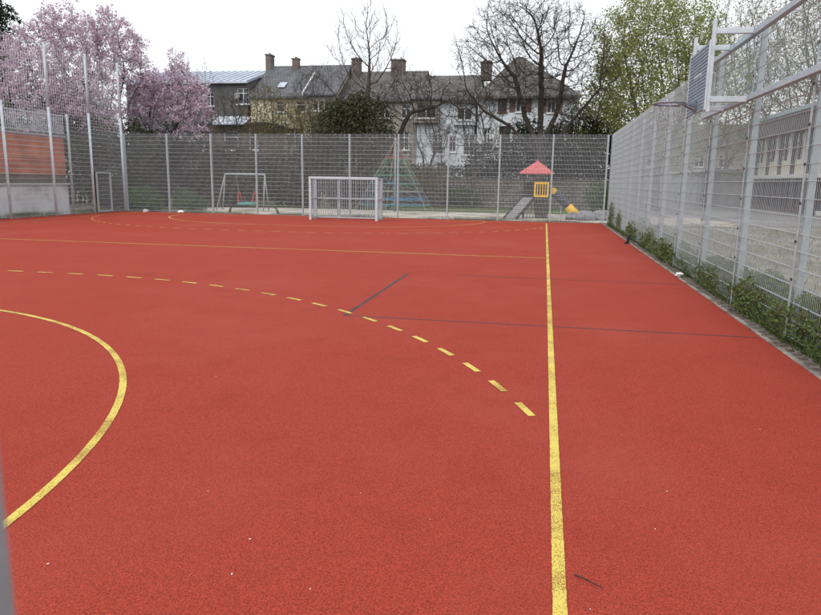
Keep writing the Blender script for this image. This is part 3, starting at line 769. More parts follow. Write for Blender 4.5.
# low stone wall behind the lawn
swl=MB().box(-13.5,7,51.6,52.0,-.1,2.0).build('stone_wall',M['stone']); tag(swl,'long grey brown stone wall behind the playground lawn','wall')
MB().box(-13.6,7.1,51.5,52.1,2.001,2.1).build('coping',M['stone'],swl)
# left brick building
BX=-23.1
bl=empty('brick_building',(BX,20,0),'orange brick building with white plinth and galvanised roof railing behind the left fence','building')
ye=30.2
MB().box(-33,BX,15,ye-.02,-.1,1.36).build('plinth',M['plaster_white'],bl)
MB().box(-33,BX+.10,15,ye+.10,1.361,1.45).build('ledge',M['galv'],bl)
MB().box(-33,BX-.04,15,ye-.05,1.451,3.62).build('wall',M['brick'],bl)
MB().box(-33,BX-.035,15,ye-.045,1.452,1.85).build('base_band',M['brick_brown'],bl)
MB().box(-33,BX+.04,15,ye+.02,3.621,3.72).build('roof_edge',M['galv_dull'],bl)
rw=empty_r=MB().bbox(BX-.03,BX+.03,15,ye,4.62,4.68).build('railing',M['galv'],bl)
MB().bbox(BX-.02,BX+.02,15,ye,3.80,3.84).build('bottom_rail',M['galv'],rw)
rbar=MB().box(BX-.012,BX+.012,-.012,.012,3.841,4.619).mesh('railing_bar',M['galv'])
k=22.0
while k<ye: inst(rbar,'railing_bar',rw,(0,k,0)); k+=.125
MB().tube([(BX+.16,ye+.05,-.1),(BX+.16,ye+.05,4.72)],.055,8).build('downpipe',M['galv'],bl,True)
# school building on the right
SXF=17.5
sc=empty('school_building',(SXF,50,0),'two storey school building with brown fascia and cream panels behind the right fence','building')
y0,y1=30.0,64.3
MB().box(SXF+.25,SXF+12,y0,y1,-.1,5.7).build('wall',M['fascia'],sc)
MB().box(SXF-.55,SXF+12.3,y0-.3,y1+.3,5.701,6.95).build('fascia',M['fascia'],sc)
MB().box(SXF-.75,SXF+12.4,y0-.4,y1+.4,6.951,7.22).build('roof_edge',M['galv'],sc)
MB().box(SXF-.1,SXF+.249,y0,y1,2.45,2.72).build('ledge',M['curtain'],sc)
yy=y1; i=0; st=2.9
while yy>y0+st:
    MB().box(SXF-.02,SXF+.248,yy-.30,yy,2.721,5.7).build('pilaster',M['curtain'],sc)
    MB().box(SXF+.08,SXF+.246,yy-st+.02,yy-st+1.55,2.73,3.75).build('panel',M['cream_panel'],sc)
    MB().box(SXF+.12,SXF+.246,yy-st+1.57,yy-.32,2.73,3.75).build('panel',M['fascia'],sc)
    wv=MB()
    a,b=yy-st+.02,yy-.32
    for s in (a,(a+b)/2-.03,b-.06): wv.box(SXF+.12,SXF+.2,s,s+.06,3.76,5.69)
    wv.box(SXF+.121,SXF+.199,a+.06,b-.06,4.9,4.96)
    wi=wv.build('window',M['shutter'],sc)
    MB().box(SXF+.205,SXF+.24,a,b,3.76,5.69).build('pane',M['glass'],wi)
    g=MB(); g.box(SXF+.1,SXF+.2,a-.1,a+.02,.0,2.44); g.box(SXF+.1,SXF+.2,(a+b)/2-.05,(a+b)/2+.05,0,2.44); g.box(SXF+.101,SXF+.199,a,b,.0,.3)
    gw=g.build('window',M['curtain' if i in(5,6) else 'fascia'],sc); MB().box(SXF+.205,SXF+.24,a,b,.3,2.44).build('pane',M['glass'],gw)
    yy-=st; i+=1
# grey boundary wall and pale house beyond the schoolyard
gw=MB().box(6,17.0,84,84.4,-.1,3.2).build('concrete_wall',M['concrete']); tag(gw,'long plain grey concrete wall at the end of the schoolyard','wall')
MB().box(5.9,17.1,83.9,84.5,3.201,3.32).build('coping',M['concrete'],gw)
gs2=empty('garage_block',(14,68,0),'low pale grey garage block beyond the school building','building')
MB().box(14.0,24,67,82,-.1,3.0).build('wall',M['concrete'],gs2); MB().box(13.8,24.2,66.8,82.2,3.001,3.25).build('roof',M['zinc'],gs2)
for i in range(4): MB().box(13.96,13.999,68+i*3.5,70.8+i*3.5,0,2.4).build('garage_door',M['concrete'],gs2)
hG=empty('house',(12,96,0),'distant pale house half hidden by the trees beyond the right fence','house','houses beyond the schoolyard')
opsG=[(10+i*3,11.2+i*3,z,z+1.6) for i in range(5) for z in (1.2,4.2)]
walls(hG,9,26,96,104,7.0,opsG,M['render_brown'],9.8)
for o in opsG: window(hG,*o,96,mull=1)
gable_roof(9,26,96,104,7.0,9.9).build('roof',M['slate_brown'],hG)

for root in (hA,hB,hC,hD,hE,hF,hG,bl,sc,gs2):          # built in place: bring parts back under their base point
    for ch in root.children: ch.location=Vector(ch.location)-Vector(root.location)

# ------------------------------------------------------------------ vegetation
def colonize(seed,trunk,lumps,n_att,D,di,dk,iters=160,grav=0.0):
    """branch skeleton grown towards points scattered in the crown"""
    rg=np.random.default_rng(seed)
    A=[]
    vol=np.array([l[3]*l[4]*l[5] for l in lumps]); vol=vol/vol.sum()
    for l,v in zip(lumps,vol):
        k=int(n_att*v)+1; d=rg.normal(size=(k,3)); d/=np.linalg.norm(d,axis=1)[:,None]; rr=rg.random(k)**.42
        A.append(np.array(l[:3])+d*rr[:,None]*np.array(l[3:6]))
    A=np.concatenate(A)
    P=[]; par=[]
    for line in trunk:
        pts=[np.array(q,float) for q in line[1]]; prev=-1
        if line[0]>=0:
            arr=np.array(P); prev=int(np.argmin(((arr-pts[0])**2).sum(1)))
        for a,b in zip(pts[:-1],pts[1:]):
            m=max(1,int(np.linalg.norm(b-a)/D))
            for i in range(m):
                q=a+(b-a)*i/m+ (rg.normal(size=3)*D*.08 if P else 0)
                P.append(q); par.append(prev); prev=len(P)-1
        P.append(pts[-1]); par.append(prev)
    P=[np.array(q) for q in P]
    arr=np.array(P); d2=((A[:,None,:]-arr[None])**2).sum(2); near=d2.argmin(1); nd=np.sqrt(d2.min(1)); alive=np.ones(len(A),bool)
    for it in range(iters):
        act=alive&(nd<di)
        if not act.any():
            if not alive.any() or it>iters-2: break
            act=alive&(nd<di*3)
            if not act.any(): break
        idx=np.where(act)[0]; arr=np.array(P)
        dirs=A[idx]-arr[near[idx]]; dirs/=np.linalg.norm(dirs,axis=1)[:,None]+1e-9
        un,inv=np.unique(near[idx],return_inverse=True)
        acc=np.zeros((len(un),3)); np.add.at(acc,inv,dirs)
        acc+=rg.normal(size=acc.shape)*.25; acc[:,2]+=grav
        acc/=np.linalg.norm(acc,axis=1)[:,None]+1e-9
        new=arr[un]+acc*D
        base=len(P); P.extend(list(new)); par.extend([int(u) for u in un])
        d2=((A[:,None,:]-new[None])**2).sum(2); m=np.sqrt(d2.min(1)); am=d2.argmin(1)
        up=m<nd; nd=np.where(up,m,nd); near=np.where(up,base+am,near)
        alive&=nd>dk
        if len(P)>16000: break
    return np.array(P),np.array(par)
def ribbons(P0,P1,r0,r1,n=3):
    """many small prisms at once (numpy) -> verts, faces"""
    P0=np.asarray(P0,float);P1=np.asarray(P1,float); r0=np.asarray(r0,float);r1=np.asarray(r1,float)
    t=P1-P0; L=np.linalg.norm(t,axis=1)[:,None]+1e-9; t=t/L
    a=np.where(np.abs(t[:,2:3])<.9,np.array([[0,0,1.]]),np.array([[1.,0,0]])); u=np.cross(t,a); u/=np.linalg.norm(u,axis=1)[:,None]; s=np.cross(t,u)
    m=len(P0); V=np.zeros((m,2*n,3))
    for k in range(n):
        c=math.cos(2*PI*k/n); q=math.sin(2*PI*k/n); o=u*c+s*q
        V[:,k]=P0+o*r0[:,None]; V[:,n+k]=P1+o*r1[:,None]
    base=(np.arange(m)*2*n)[:,None]
    F=np.concatenate([np.stack([base[:,0]+k,base[:,0]+(k+1)%n,base[:,0]+n+(k+1)%n,base[:,0]+n+k],1) for k in range(n)])
    return V.reshape(-1,3),F
def np_mesh(name,V,F,mat,smooth=False):
    me=bpy.data.meshes.new(name); V=np.asarray(V,np.float32); F=np.asarray(F,np.int32); k=F.shape[1]
    me.vertices.add(len(V)); me.vertices.foreach_set('co',V.ravel())
    me.loops.add(F.size); me.loops.foreach_set('vertex_index',F.ravel())
    me.polygons.add(len(F)); me.polygons.foreach_set('loop_start',np.arange(0,F.size,k,dtype=np.int32))
    me.update(calc_edges=True); me.materials.append(mat)
    if smooth: me.shade_smooth()
    return me
def leaves(rg,C,size,jit=.5,aspect=.6,up=0.0):
    """one folded-free quad per point, random orientation"""
    n=len(C); d=rg.normal(size=(n,3)); d[:,2]+=up; d/=np.linalg.norm(d,axis=1)[:,None]
    e=rg.normal(size=(n,3)); e-=d*(e*d).sum(1)[:,None]; e/=np.linalg.norm(e,axis=1)[:,None]; f=np.cross(d,e)
    s=size*(1+jit*(rg.random(n)*2-1))[:,None]
    V=np.stack([C-e*s*.5,C+f*s*aspect*.5,C+e*s*.5,C-f*s*aspect*.5],1).reshape(-1,3)
    F=np.arange(4*n).reshape(-1,4); return V,F
def tree(name,label,group,seed,base,trunk,lumps,n_att=900,D=.35,di=2.6,dk=.6,rtip=.008,rbase=.2,bark='bark',twigs=3,tlen=.55,leaf=None,nleaf=0,lsize=.12,lspread=.25,grav=0,split=.06,cat='tree',trad=.005,cname='crown',taper=None):
    base=np.array(base,float); P,par=colonize(seed,trunk,lumps,n_att,D,di,dk,grav=grav)
    rg=np.random.default_rng(seed+99); n=len(P); cnt=np.zeros(n); ch=np.zeros(n,int)
    for i in range(n-1,-1,-1):
        if ch[i]==0: cnt[i]=1
        if par[i]>=0: cnt[par[i]]+=cnt[i]; ch[par[i]]+=1
    ex=math.log(max(2,cnt[0]))/math.log(rbase/rtip); rad=rtip*cnt**(1/ex)
    e=np.where(par>=0)[0]; r1=rad[e]; r0=np.minimum(rad[par[e]],r1*1.35)
    root=empty(name,tuple(base),label,cat,group)
    big=r1>split
    tv,tf=ribbons(P[par[e[big]]],P[e[big]],r0[big],r1[big],7) if big.any() else ribbons(P[par[e[:3]]],P[e[:3]],r0[:3],r1[:3],6)
    link(bpy.data.objects.new('trunk',np_mesh('trunk',tv,tf,M[bark],True)),root)
    V,F=ribbons(P[par[e[~big]]],P[e[~big]],r0[~big],r1[~big],4)
    # twigs from the thin branches
    thin=np.where(rad<rtip*2.6)[0]; tips=[]
    if twigs and len(thin):
        src=np.repeat(thin,twigs); out=P[src]-P[np.maximum(par[src],0)]; out/=np.linalg.norm(out,axis=1)[:,None]+1e-9
        d=out+rg.normal(size=out.shape)*.75; d[:,2]+=.15+grav; d/=np.linalg.norm(d,axis=1)[:,None]
        L=tlen*(.4+rg.random(len(src)))[:,None]; m=P[src]+d*L*.5; d2=d+rg.normal(size=d.shape)*.35; end=m+d2*L*.5
        w1,q1=ribbons(P[src],m,np.full(len(src),rtip*.75),np.full(len(src),trad),3); w2,q2=ribbons(m,end,np.full(len(src),trad),np.full(len(src),trad*.5),3)
        F=np.concatenate([F,q1+len(V),q2+len(V)+len(w1)]); V=np.concatenate([V,w1,w2]); tips=np.concatenate([m,end])
    link(bpy.data.objects.new('crown' if not leaf else 'branches',np_mesh('branches',V,F,M[bark])),root)
    if leaf:
        src=tips if len(tips) else P[thin]; src=src[rg.random(len(src))<(.5 if leaf=='blossom' else .65)]   # blossom and leaves sit in clusters
        C=src[rg.integers(0,len(src),nleaf)]+rg.normal(size=(nleaf,3))*lspread
        lv,lf=leaves(rg,C,lsize,.75); link(bpy.data.objects.new('crown',np_mesh('foliage',lv,lf,M[leaf])),root)
    for c in root.children: c.location=-base
    return root
def lumpy(rg,n,c,r,inner=.3,flat=False):
    d=rg.normal(size=(n,3)); d/=np.linalg.norm(d,axis=1)[:,None]
    ph=rg.random(6)*6.28
    nz=.5*np.sin(d[:,0]*5+ph[0])*np.sin(d[:,1]*5+ph[1])+.35*np.sin(d[:,2]*7+ph[2]+d[:,0]*4)+.25*np.sin(d[:,1]*13+ph[3])*np.sin(d[:,2]*11+ph[4])
    rr=(inner+(1-inner)*rg.random(n)**.5)*(1+.32*nz)
    C=np.array(c)+d*rr[:,None]*np.array(r)
    return C
def bush(name,label,group,seed,lumps,n,size,leaf,cat='shrub',stems=True,bark='bark_dark',zmin=0.0,spikes=0):
    rg=np.random.default_rng(seed); vol=np.array([max(.05,l[3]*l[5]) for l in lumps]); vol=vol/vol.sum(); C=[]
    for l,v in zip(lumps,vol): C.append(lumpy(rg,int(n*v)+1,l[:3],l[3:6]))
    C=np.concatenate(C); C=C[C[:,2]>zmin+.02]
    cx=np.mean([l[0] for l in lumps]); cy=np.mean([l[1] for l in lumps])
    root=empty(name,(cx,cy,zmin),label,cat,group); off=np.array((cx,cy,zmin))
    V,F=leaves(rg,C-off,size); link(bpy.data.objects.new('crown',np_mesh('foliage',V,F,M[leaf])),root)
    k=max(6,len(lumps)*7); sel=C[rg.integers(0,len(C),k)]-off; b=np.zeros_like(sel); b[:,0]=sel[:,0]*.55; b[:,1]=sel[:,1]*.55; b[:,2]=-.05
    m=(b+sel)/2+rg.normal(size=sel.shape)*.05; rr=min(.05,.02*max(l[5] for l in lumps))
    v1,f1=ribbons(b,m,np.full(k,rr),np.full(k,rr*.7),5); v2,f2=ribbons(m,sel,np.full(k,rr*.7),np.full(k,rr*.25),5)
    link(bpy.data.objects.new('trunk',np_mesh('stems',np.concatenate([v1,v2]),np.concatenate([f1,f2+len(v1)]),M[bark])),root)
    return root
def L(px,py,Y,rx,ry,rz):
    p=at(px,py,Y); return (p.x,p.y,p.z,rx,ry,rz)
def G(px,Y,z=-.05):
    p=at(px,200,Y); return (p.x,Y,z)

TG='trees behind the fences'
# two pink blossoming trees at the left
b=G(108,38.5)
tree('blossom_tree','large pink blossoming tree rising behind the left ball net',TG,1,b,
     [(-1,[b,(b[0]-.2,b[1],2.2),(b[0]-.9,b[1],4.2)]),(0,[(b[0]-.2,b[1],2.2),(b[0]+1.3,b[1]+.2,4.0)]),(0,[(b[0]-.2,b[1],2.2),(b[0]-2.6,b[1]-.5,3.9)])],
     [L(60,68,38.5,3.0,2.6,3.2),L(112,55,38.5,2.2,2.2,2.6),L(35,95,38,2.3,2,2.6),L(95,100,38.5,2.6,2,1.7),L(62,25,38.5,1.5,1.5,1.4),L(115,28,38.5,1.2,1.2,1.0),L(120,108,38.5,1.4,1.5,1.1),L(95,40,38.5,1.3,1.4,1.3),L(25,55,38.5,1.5,1.4,1.8),L(60,115,38.5,2.4,1.5,1.2),L(140,75,38.5,1.2,1.2,1.2),L(110,125,38.5,1.6,1.2,.8)],
     2600,.26,2.2,.4,.008,.24,'bark_dark',3,.42,'blossom',54000,.10,.09)
b=G(165,40)
tree('blossom_tree','smaller darker pink blossoming tree in front of the zinc roofed house',TG,2,b,
     [(-1,[b,(b[0],b[1],2.0),(b[0]+.4,b[1],3.6)]),(0,[(b[0],b[1],2.0),(b[0]-1.0,b[1],3.8)])],
     [L(178,92,40,1.5,1.5,1.6),L(192,112,40,1.4,1.4,1.0),L(152,112,40,1.6,1.4,1.1),L(178,68,40,.8,.8,.9),L(150,92,40,1.2,1.2,1.2),L(198,90,40,.7,.8,.6),L(188,128,40,1.3,1,.6),L(155,130,40,1.6,1,.7)],
     1400,.26,2.0,.38,.008,.16,'bark_dark',3,.40,'blossom',19000,.095,.085)
# dark conifer at the far left
b=G(1,44)
rg=np.random.default_rng(77); C=[]
top=at(2,-60,44).z
for i in range(480):
    t=rg.random()**.8; z=1.2+(top-1.2)*t; r=(2.0*(1-t)+1.5)*(0.5+.7*rg.random()); a=rg.random()*6.283
    k=85; s=rg.random(k)[:,None]; C.append(np.array([[b[0],b[1],z]])+np.hstack([math.cos(a)*r*s,math.sin(a)*r*s,-.35*r*s**2])+rg.normal(size=(k,3))*.14)
C=np.concatenate(C)-np.array(b)
con=empty('conifer',b,'dark conifer at the top left corner behind the pink tree','tree',TG)
V,F=leaves(rg,C,.26,.4,.35); link(bpy.data.objects.new('crown',np_mesh('foliage',V,F,M['leaf_dark'])),con)
MB().tube([(0,0,-.1),(0,0,top*.5),(0,0,top-.3)],[.28,.16,.03],8).build('trunk',M['bark_dark'],con,True)
# thin bare saplings in front of the zinc roof
for i,(px,pt_,Y) in enumerate(((181,42,50),(194,50,51),(210,47,50.5))):
    b=G(px,Y); tz=at(px,pt_,Y).z
    tree('bare_sapling',('slim bare sapling nearest the pink tree in front of the zinc roof','slim bare sapling between two others in front of the zinc roof','slim bare sapling right of the others, left of the dark house window')[i],TG,20+i,b,
         [(-1,[b,(b[0],b[1],tz*.45)])],[(b[0],b[1],tz*.68,.8,.8,tz*.32)],700,.26,2.5,.36,.007,.08,'bark',2,.5,grav=.35)
# yellowish twiggy trees before the cream house
for i,(px,pt_,Y,s) in enumerate(((268,88,48,1.5),(296,100,47,1.5),(318,108,46,1.2))):
    b=G(px,Y); zc=at(px,pt_+22,Y).z; tz=at(px,pt_,Y).z
    tree('budding_tree',('yellow budding tree left in front of the cream house','yellow budding tree in the middle in front of the cream house','small yellow budding tree beside the dark holly')[i],TG,30+i,b,
         [(-1,[b,(b[0]+.1,b[1],1.6),(b[0]-.3,b[1],3.0)]),(0,[(b[0]+.1,b[1],1.6),(b[0]+.8,b[1],3.2)])],
         [(b[0],b[1],zc,s,s,(tz-zc)*1.0+.4),(b[0]-.5,b[1],zc-1.6,s*.9,s,1.3),(b[0]+.5,b[1],zc-1.0,s*.9,s,1.3)],1300,.26,2.4,.36,.008,.12,'bark_olive',3,.5,'leaf_gold',2000,.10,.22,trad=.0065)
# tall bare tree in the centre with a gnarled lower limb
b=G(362,46)
tree('bare_tree','tall bare tree in the middle rising above the brown roof',TG,40,b,
     [(-1,[b,(b[0]-.1,b[1],3.2),(b[0]+.2,b[1],6.2)]),(0,[(b[0]+.2,b[1],6.2),(b[0]+.5,b[1],8.2)]),(0,[(b[0],b[1],3.6),(b[0]-1.2,b[1],6.3)]),(0,[(b[0],b[1],4.6),(b[0]+1.2,b[1],6.9)])],
     [L(366,55,46,1.6,1.6,2.8),L(348,42,46,1.1,1.1,2.0),L(386,40,46,1.2,1.2,2.1),L(370,14,46,.9,1,1.2),L(322,78,46,1.5,1.2,.9),L(345,88,46,1.6,1.4,1.1),L(333,58,46,.8,.8,1.1),L(398,70,46,1.0,1.0,1.2)],
     900,.34,3.0,.5,.010,.2,'bark',3,.9,grav=.7,trad=.0075)
b=G(388,45)
tree('bare_tree','low gnarled bare tree with spreading branches in front of the brown house',TG,41,b,
     [(-1,[b,(b[0]+.15,b[1],2.4),(b[0]+.6,b[1],4.6)]),(0,[(b[0]+.6,b[1],4.6),(b[0]+1.4,b[1],6.2),(b[0]+3.2,b[1],6.6)]),(0,[(b[0]+.3,b[1],3.4),(b[0]-.9,b[1],5.4)])],
     [L(425,92,45,2.3,1.8,1.1),L(395,100,45,1.6,1.5,1.4),L(440,110,45,1.8,1.5,1.0),L(375,118,45,1.3,1.3,1.0)],
     1500,.3,2.6,.40,.010,.18,'bark_dark',4,.55,trad=.0075)
# small bare shrub-tree near the white house
b=G(442,47)
tree('bare_tree','slender small bare tree before the white house windows',TG,42,b,[(-1,[b,(b[0],b[1],2.0)])],[L(440,150,47,1.6,1.3,2.0),L(452,132,47,1.2,1,1.2)],700,.26,2.4,.4,.007,.08,'bark',3,.4)
for i,(px,pt_,Y,s_,lb) in enumerate(((472,92,50,1.7,'brown twiggy bare tree before the left corner of the pale villa'),(424,100,50,1.5,'brown twiggy bare tree between brown and white house'),(232,92,49,1.6,'twiggy bare tree before the brick annex'),(312,70,49,1.3,'twiggy bare tree left of the dark evergreen, before the slate roof'))):
    b=G(px,Y); zc=at(px,pt_+18,Y).z
    tree('bare_tree',lb,TG,80+i,b,[(-1,[b,(b[0]+.1,b[1],2.2),(b[0]-.2,b[1],3.8)]),(0,[(b[0]+.1,b[1],2.2),(b[0]+.9,b[1],4.2)])],
         [(b[0],b[1],zc,s_,s_,1.7),(b[0]-.7,b[1],zc-1.7,s_,s_,1.4),(b[0]+.7,b[1],zc-1.4,s_,s_,1.4)],900,.28,2.4,.4,.009,.13,'bark',4,.5,trad=.0075)
# big spreading bare tree
b=G(539,48)
tree('bare_tree','large bare tree with wide spreading crown in front of the pale villa',TG,43,b,
     [(-1,[b,(b[0]+.05,b[1],2.2),(b[0]-.1,b[1],3.9)]),(0,[(b[0]-.1,b[1],3.9),(b[0]-1.2,b[1],6.2),(b[0]-2.0,b[1]+.3,8.8)]),(0,[(b[0]-.1,b[1],3.9),(b[0]+.9,b[1],6.5),(b[0]+1.3,b[1]-.3,9.4)]),
      (0,[(b[0]-.1,b[1],3.6),(b[0]-2.2,b[1]-.3,5.6),(b[0]-4.0,b[1],6.6)]),(0,[(b[0],b[1],3.4),(b[0]+2.0,b[1]+.4,6.0),(b[0]+3.6,b[1],8.0)]),(0,[(b[0]-.1,b[1],3.9),(b[0]-.2,b[1]+.6,7.4),(b[0]-.3,b[1]+.3,10.0)])],
     [L(530,50,48,4.0,3.2,3.6),L(490,60,48,2.6,2.4,3.0),L(575,60,48,2.5,2.4,3.0),L(515,22,48,2.8,2.4,1.7),L(560,25,48,2.4,2.2,1.6),L(480,105,48,2.3,1.9,1.2),L(580,100,48,2.2,2,1.6),L(535,90,48,2.6,2.4,1.6),L(466,48,48,1.3,1.2,1.2),L(602,72,48,1.3,1.2,1.4),L(500,8,48,1.6,1.4,1.0),L(592,32,48,1.3,1.2,1.2),L(462,95,48,1.4,1.2,.8),L(545,5,48,1.6,1.4,.9)],
     4300,.3,2.6,.44,.011,.36,'bark_dark',4,.6,trad=.0085)
# tree breaking into leaf on the right
b=G(655,50)
tree('leafing_tree','tall tree coming into fresh green leaf beyond the right fence',TG,50,b,
     [(-1,[b,(b[0],b[1],3.0),(b[0]-.2,b[1],5.5)]),(0,[(b[0],b[1],3.0),(b[0]+1.4,b[1],6.5)]),(0,[(b[0],b[1],3.0),(b[0]-1.5,b[1],6.3)])],
     [L(650,55,50,3.4,2.8,4.0),L(622,75,50,2.2,2.2,3.0),L(690,55,50,2.6,2.2,3.6),L(650,15,50,2.8,2.4,1.6),L(635,110,50,2.6,2.2,1.8),L(685,105,50,2.4,2,1.7),L(612,40,50,1.5,1.5,1.6)],
     2600,.32,2.6,.5,.009,.26,'bark',2,.55,'leaf_spring',46000,.11,.2,grav=.15)
b=G(602,54)
tree('leafing_tree','shorter leafing tree at the far corner beside the big bare tree',TG,51,b,[(-1,[b,(b[0],b[1],3.0)])],
     [L(602,110,54,2.0,1.8,2.2),L(590,135,54,1.8,1.6,1.6),L(612,80,54,1.5,1.5,1.6)],500,.35,2.6,.6,.009,.15,'bark',2,.5,'leaf_spring',4200,.16,.25)
# bare fine-branched trees seen through the right fence
for i,(px,Y,tp,rx,lb) in enumerate(((722,88,-12,5.5,'tall fine branched budding tree right behind the basketball backboard'),(768,74,-25,5.2,'tall fine branched budding tree behind the end of the school building'),(822,60,-45,5.0,'tall fine branched budding tree above the school roof at the top right edge'))):
    b=G(px,Y); tz=at(px,tp,Y).z; zc=tz*.66
    tree('budding_tree',lb,TG,60+i,b,[(-1,[b,(b[0]+.1,b[1],4.0),(b[0]-.2,b[1],7.4)]),(0,[(b[0]+.1,b[1],4.0),(b[0]+2.3,b[1],8.2)])],
         [(b[0],b[1],zc,rx,4.2,tz*.34),(b[0]-3.0,b[1],zc-3.3,3.6,3,tz*.2),(b[0]+3.0,b[1],zc-3.2,3.6,3,tz*.2)],2400,.5,4.0,.75,.013,.3,'bark_olive',3,.9,'leaf_sparse',9000,.13,.3,trad=.009)
for i,(px,Y,tp,rx,lb) in enumerate(((705,62,40,3.6,'hazy green tree far behind the backboard'),(640,66,60,3.6,'hazy green tree far behind the leafing tree'))):
    b=G(px,Y); tz=at(px,tp,Y).z
    tree('leafing_tree',lb,TG,70+i,b,[(-1,[b,(b[0],b[1],3.0)])],[(b[0],b[1],tz*.62,rx,3,tz*.38),(b[0]-1.5,b[1],tz*.4,2.6,2,tz*.25),(b[0]+1.8,b[1],tz*.42,2.6,2,tz*.25)],800,.42,3,.7,.010,.2,'bark',2,.6,'leaf_spring',5200,.18,.3)

SG='evergreen shrubs behind the far fence'
# dark ivy thickets and shrubs behind the left half of the far fence
bush('ivy_thicket','dark ivy clad thicket between left fence and swing',SG,101,[L(100,165,37,2.1,.9,2.4),L(140,160,37.5,1.6,.9,2.4),L(125,190,36.8,2.2,.8,1.4)],17000,.15,'leaf_ivy')
bush('ivy_thicket','dark thicket directly behind the swing frame',SG,102,[L(195,165,42,2.2,1.0,2.2),L(240,170,43,2.4,1,1.9),L(220,190,41.5,3.2,.9,1.5)],17000,.15,'leaf_ivy')
bush('shrub','dense dark shrub right of the swing below the cream house',SG,103,[L(285,178,43.5,2.2,1.0,1.8),L(310,165,44,1.5,1,2.0)],11000,.15,'leaf_holly')
bush('green_bush','bright green low bush behind the far fence near the left corner',SG,104,[L(186,200,36.2,.85,.6,.75),L(198,205,36.4,.6,.5,.5)],2600,.10,'leaf_green')
bush('holly_bush','big dark rounded evergreen in the centre behind the goal',SG,105,[L(340,134,44.3,1.8,1.5,2.2),L(370,130,44.3,1.7,1.3,2.2),L(353,116,44.3,1.0,1.1,1.3),L(350,168,44.3,2.8,1.5,1.8),L(386,155,44.3,1.3,1.3,1.8),L(326,158,44.3,1.4,1.2,1.9),L(360,108,44.3,.9,1.0,1.2),L(335,118,44.3,.9,1.0,1.2),L(350,190,44.0,3.0,1.2,1.2)],32000,.15,'leaf_holly')
bush('shrub','yellow brown low shrub beside the climbing pyramid',SG,106,[L(428,178,50,1.6,.8,1.1),L(412,185,49.5,1.0,.7,.9)],3200,.12,'leaf_gold')
bush('shrub','dark rounded shrub behind the stone wall left of the play tower',SG,107,[L(490,160,53.6,2.0,.9,1.7),L(505,172,53.6,1.6,.8,1.2)],7500,.14,'leaf_dark')
bush('shrub','tall dark evergreen behind the play tower roof',SG,108,[L(525,148,53.8,1.6,1.0,2.4),L(548,158,53.8,1.9,1,2.3)],11000,.15,'leaf_dark')
bush('shrub','broad dark evergreen right of the play tower',SG,109,[L(572,145,53.6,2.0,1.2,2.8),L(594,160,53.6,1.9,1.2,2.6),L(578,172,53.4,2.0,1.1,1.5),L(600,138,54,1.7,1.2,2.0)],22000,.15,'leaf_holly')
bush('hedge','low clipped hedge along the stone wall top',SG,110,[L(455,176,53,3.2,.6,.9),L(410,174,53,2.5,.6,.9)],9000,.13,'leaf_dark',zmin=0)
bush('ivy_thicket','dark thicket behind the roof railing of the brick building',SG,112,[L(35,115,40.5,3.0,1.2,2.2),L(75,120,40.5,2.4,1.2,2.4),L(95,140,40.5,2.2,1,2.4),L(60,160,40,3.4,1,2.6)],26000,.16,'leaf_ivy')
for i,(px,py,Y,sx,sz,lb) in enumerate(((145,198,35.2,.9,.7,'green low bush behind the far fence right beside the left corner post'),(300,200,44.5,1.4,.9,'green low bush between swing and goal behind the sand'),(460,196,50.6,1.6,.8,'wide green bush in front of the stone wall left of the play tower'),(600,196,47.5,1.1,1.1,'green bush at the far right corner behind the boulders'))):
    bush('green_bush',lb,SG,120+i,[L(px,py,Y,sx,.6,sz),L(px+9,py+5,Y-.2,sx*.7,.5,sz*.7)],3200,.11,'leaf_green')
# small creepers in the pink tree corner
bush('shrub','dark laurel under the smaller pink tree',SG,111,[L(165,150,43,1.6,1,1.6),L(150,185,40,1.8,.8,1.4)],9000,.15,'leaf_dark')
# hedge plants along the foot of the right fence
HG='shrubs along the right fence'
labs=['tall olive shrub at the far end of the right fence','small olive shrub next to the tall one at the far right corner','olive shrub behind the black wedge by the right fence','brown green shrub in the middle of the right fence','low reddish green shrub along the right fence','low bright green weeds at the foot of the right fence','olive shrub below the basketball hoop','brown green shrub behind the second fence post','dense shrub between the two nearest fence posts','dense shrub at the right edge of the picture']
for i,(yc,ln,h,dn,lf) in enumerate(((30.6,1.2,1.35,2600,'leaf_hedge'),(27.9,.9,1.0,1500,'leaf_hedge'),(23.0,1.7,.72,2200,'leaf_hedge'),(20.0,1.4,.68,2200,'leaf_hedge'),(17.2,1.5,.58,2600,'leaf_hedge'),(14.6,1.4,.46,3200,'leaf_hedge'),(12.3,1.3,.56,4400,'leaf_hedge'),(10.0,1.3,.6,6000,'leaf_hedge'),(7.5,1.4,.66,8000,'leaf_hedge'),(5.2,1.2,.7,7500,'leaf_hedge'))):
    rr=random.Random(i)
    bush('fence_shrub',labs[i],HG,200+i,[(FX+.19+rr.uniform(-.05,.06),yc+dy*ln,h*.42*sc_,.27,ln*.8,h*.66*sc_) for dy,sc_ in ((-.55,.9),(.0,1.0),(.55,.85),(.25,.7))],int(dn*3.2),.042 if yc<16 else .065,lf,zmin=-.05)
